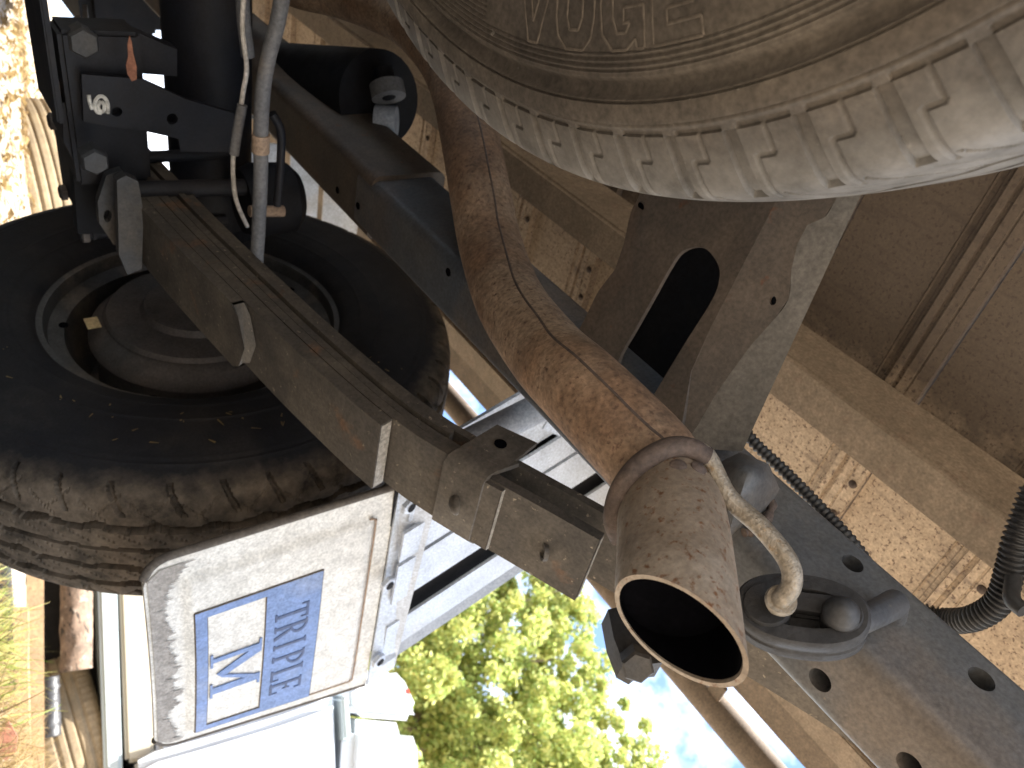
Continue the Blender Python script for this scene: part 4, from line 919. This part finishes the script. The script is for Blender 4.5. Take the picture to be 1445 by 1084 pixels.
extr('underbody', [(112, 640), (130, 640), (150, 1180), (132, 1180)], .9, 'shade_dark', DC + .25, 0)
def log_(name, a, b, r, m, label, cat):
    a, b = Vector(a), Vector(b); N = 40; n = 20; V = []; Fc = []; ax = (b - a).normalized(); u = ax.cross(Vector((0, 0, 1))).normalized(); w = ax.cross(u)
    for i in range(N + 1):
        p = a.lerp(b, i / N)
        for k in range(n):
            t = 2 * math.pi * k / n; rr_ = r * (1 + .13 * noise.noise((i * .35, math.cos(t) * 2.2, math.sin(t) * 2.2)) + .06 * noise.noise((i * 1.3, k * .9, 5))); V.append(p + (u * math.cos(t) + w * math.sin(t)) * rr_)
    for i in range(N):
        for k in range(n): Fc.append((i * n + k, i * n + (k + 1) % n, (i + 1) * n + (k + 1) % n, (i + 1) * n + k))
    Fc += [tuple(reversed(range(n))), tuple(N * n + k for k in range(n))]
    return tag(mesh(name, V, Fc, m, None, True), label, cat)
def bgl(px, py, dist): s_, z = sidefor(px, py, dist); return bgp(dist, s_, z)
log_('log', bgl(107, 620, 3.0), bgl(108, 946, 3.0), .046, 'bark', 'brown bark-covered log under the sill of the white car, beside a tyre', 'log')
log_('log', bgl(72, 620, 3.45), bgl(72, 950, 3.45), .075, 'shade_dark', 'dark log shape added as the shade under the white car', 'log')  # added filler, near-black to stand in for the shaded gap beneath the car
def plank(px0, py0, px1, py1, dist, th, label):
    a, b = bgl(px0, py0, dist), bgl(px1, py1, dist); c_ = (a + b) / 2; L_ = (b - a).length; ax = (b - a).normalized(); up_ = Vector((0, 0, 1)); fw = ax.cross(up_).normalized(); up_ = fw.cross(ax)
    bm = bmesh.new(); bmesh.ops.create_cube(bm, size=1); bmesh.ops.subdivide_edges(bm, edges=bm.edges[:], cuts=6)
    for v_ in bm.verts:
        q = v_.co.copy(); k = 1 + .25 * noise.noise((q.x * 4, q.z * 3, px0)); v_.co = c_ + ax * q.x * L_ + fw * q.y * .12 + up_ * q.z * th * k
    return tag(frombm('plank', bm, 'timber', autos=40), label, 'plank')
plank(50, 700, 50, 1150, 2.75, .042, 'split pale timber plank lying on the ground before the white car')
plank(30, 860, 36, 1130, 2.55, .03, 'narrow weathered plank half buried in grass')
rag = log_('plastic_pipe', bgl(70, 955, 3.02), bgl(72, 1040, 3.02), .028, 'conduit', 'short dark plastic pipe on the plank below the tan tyre', 'pipe')

# grass tuft and straw in front of the car, leaf litter on the bank
sp = []
for k in range(420):
    s_, _ = sidefor(20, rng.uniform(790, 950), 2.0); ds = rng.uniform(1.5, 2.3); s_ = s_ / 2.0 * ds + rng.normal(0, .05)
    q = bgp(ds, s_, 0); sp.append((q[0], q[1], rng.uniform(.06, .15), rng.uniform(.2, 1.1), rng.uniform(.0012, .0028), rng.uniform(0, 6.28), False))
blades('grass', sp, 'grass_blade', 'green grass tuft growing in front of the planks', 'grass')
sp = []
for k in range(2600):
    s_, _ = sidefor(20, rng.uniform(780, 1150), 2.0); ds = rng.uniform(1.2, 2.7); s_ = s_ / 2.0 * ds
    q = bgp(ds, s_, 0); sp.append((q[0], q[1], rng.uniform(.04, .13), rng.uniform(.4, 1.6), rng.uniform(.0008, .002), rng.uniform(0, 6.28), rng.random() < .45))
blades('dry_straw', sp, 'straw', 'dry straw scattered over the ground by the planks', 'straw')
V = []; Fc = []
for k in range(9000):
    az = rad(rng.uniform(-6, 34)); r = 1.6 * (9 / 1.6) ** rng.random(); x, y = r * math.sin(az), r * math.cos(az); z = terrain(x, y) + .004 + rng.random() * .012
    L_ = rng.uniform(.018, .045); wd = L_ * rng.uniform(.25, .55); yaw = rng.uniform(0, 6.28); u = Vector((math.cos(yaw), math.sin(yaw), rng.normal(0, .35))); w = Vector((-math.sin(yaw), math.cos(yaw), rng.normal(0, .35))) * wd
    p = Vector((x, y, z)); b = len(V); V += [p - u * L_ * .5, p - w * .5, p + u * L_ * .5, p + w * .5 + Vector((0, 0, .006))]; Fc.append((b, b + 1, b + 2, b + 3))
tag(mesh('leaf_litter', V, Fc, 'straw'), 'dry tan leaf litter covering the bank ahead of the axle', 'leaf litter', kind='stuff')
bl = plate('bark_chip', [bgl(px, py, 1.5) for px, py in [(0, 1030), (12, 1018), (25, 1040), (22, 1062), (8, 1075), (-6, 1060)]], [], (hd[0] * .02, hd[1] * .02, 0), 'leaf_dry'); tag(bl, 'curled reddish-brown bark chip lying on the straw', 'bark')

# ------------------------------------------------------------------ trees
def tree(base, height, crown, nleaf, label, lsz=.16, seed=1):
    r_ = np.random.default_rng(seed); t = thing('tree', label, 'tree', base, 'trees behind the white car'); b = Vector(base)
    tube('trunk', [b, b + Vector((.1, .1, height * .3)), b + Vector((0, .3, height * .62)), b + Vector((.2, 0, height * .9))], [.28, .2, .12, .03], 'trunk', t, 14)
    cl = []
    for (c_, rad_) in crown:
        lm = Vector(c_); tube('limb', catmull([b + Vector((0, .1, height * .3)), (b + Vector((0, 0, height * .3))).lerp(lm, .5) + Vector((0, 0, .3)), lm], 5), [.11 - .009 * i for i in range(11)], 'trunk', t, 8)
        for k in range(44):
            q = r_.normal(0, 1, 3); q /= np.linalg.norm(q); q *= rad_ * r_.random() ** .4; cl.append((lm + Vector(q) * 1.1, rad_ * r_.uniform(.10, .26)))
    n = nleaf; idx = r_.integers(0, len(cl), n); C0 = np.array([tuple(c_[0]) for c_ in cl])[idx]; R0 = np.array([c_[1] for c_ in cl])[idx]
    D = r_.normal(0, 1, (n, 3)); D /= np.linalg.norm(D, axis=1)[:, None]; P = C0 + D * (R0 * r_.random(n) ** .5)[:, None] * np.array([1, 1, .75])
    U = r_.normal(0, 1, (n, 3)); U /= np.linalg.norm(U, axis=1)[:, None]; Wv = np.cross(U, r_.normal(0, 1, (n, 3))); Wv /= np.linalg.norm(Wv, axis=1)[:, None]
    sz_ = lsz * r_.uniform(.6, 1.3, n)[:, None]; V = np.stack([P - U * sz_ * .5, P - Wv * sz_ * .3, P + U * sz_ * .5, P + Wv * sz_ * .3], 1).reshape(-1, 3); Fq = np.arange(4 * n).reshape(-1, 4)
    me = bpy.data.meshes.new('crown'); me.from_pydata(V.tolist(), [], Fq.tolist()); link('crown', me, 'leaves', t)
def dirp(px, py, d): v_ = ray(px, py); v_ = v_ / np.linalg.norm(v_) * d; return (v_[0], v_[1], v_[2] + H)
def tb_(px, py, d): q = dirp(px, py, d); return (q[0], q[1], terrain(q[0], q[1]))
cr = [(dirp(x, y, 17 + dd), rr_) for x, y, dd, rr_ in [(620, 900, 0, 1.6), (690, 860, .5, 1.5), (760, 850, 1, 1.2), (640, 980, -.5, 1.7), (720, 960, 0, 1.7), (790, 930, .8, 1.1), (600, 1060, -1, 1.8), (690, 1060, -.5, 1.8), (780, 1040, .3, 1.5), (850, 1060, .8, 1.0), (620, 1160, 0, 2), (740, 1150, 0, 2), (840, 1130, .5, 1.4), (560, 950, 0, 1.7), (800, 830, 1.2, .7), (500, 1000, 0, 2), (500, 880, 0, 2)]]
tree(tb_(300, 1000, 17), 8.5, cr, 95000, 'tall yellow-green tree behind the white car, sky showing through', .12, 3)
cr = [(dirp(x, y, 27), rr_) for x, y, rr_ in [(560, 900, 2.4), (600, 1000, 2.6), (640, 1090, 2.6), (700, 1180, 2.6), (520, 820, 2.2)]]
tree(tb_(250, 1000, 27), 9, cr, 20000, 'paler tree standing further back beside the tall yellow-green tree', .22, 5)
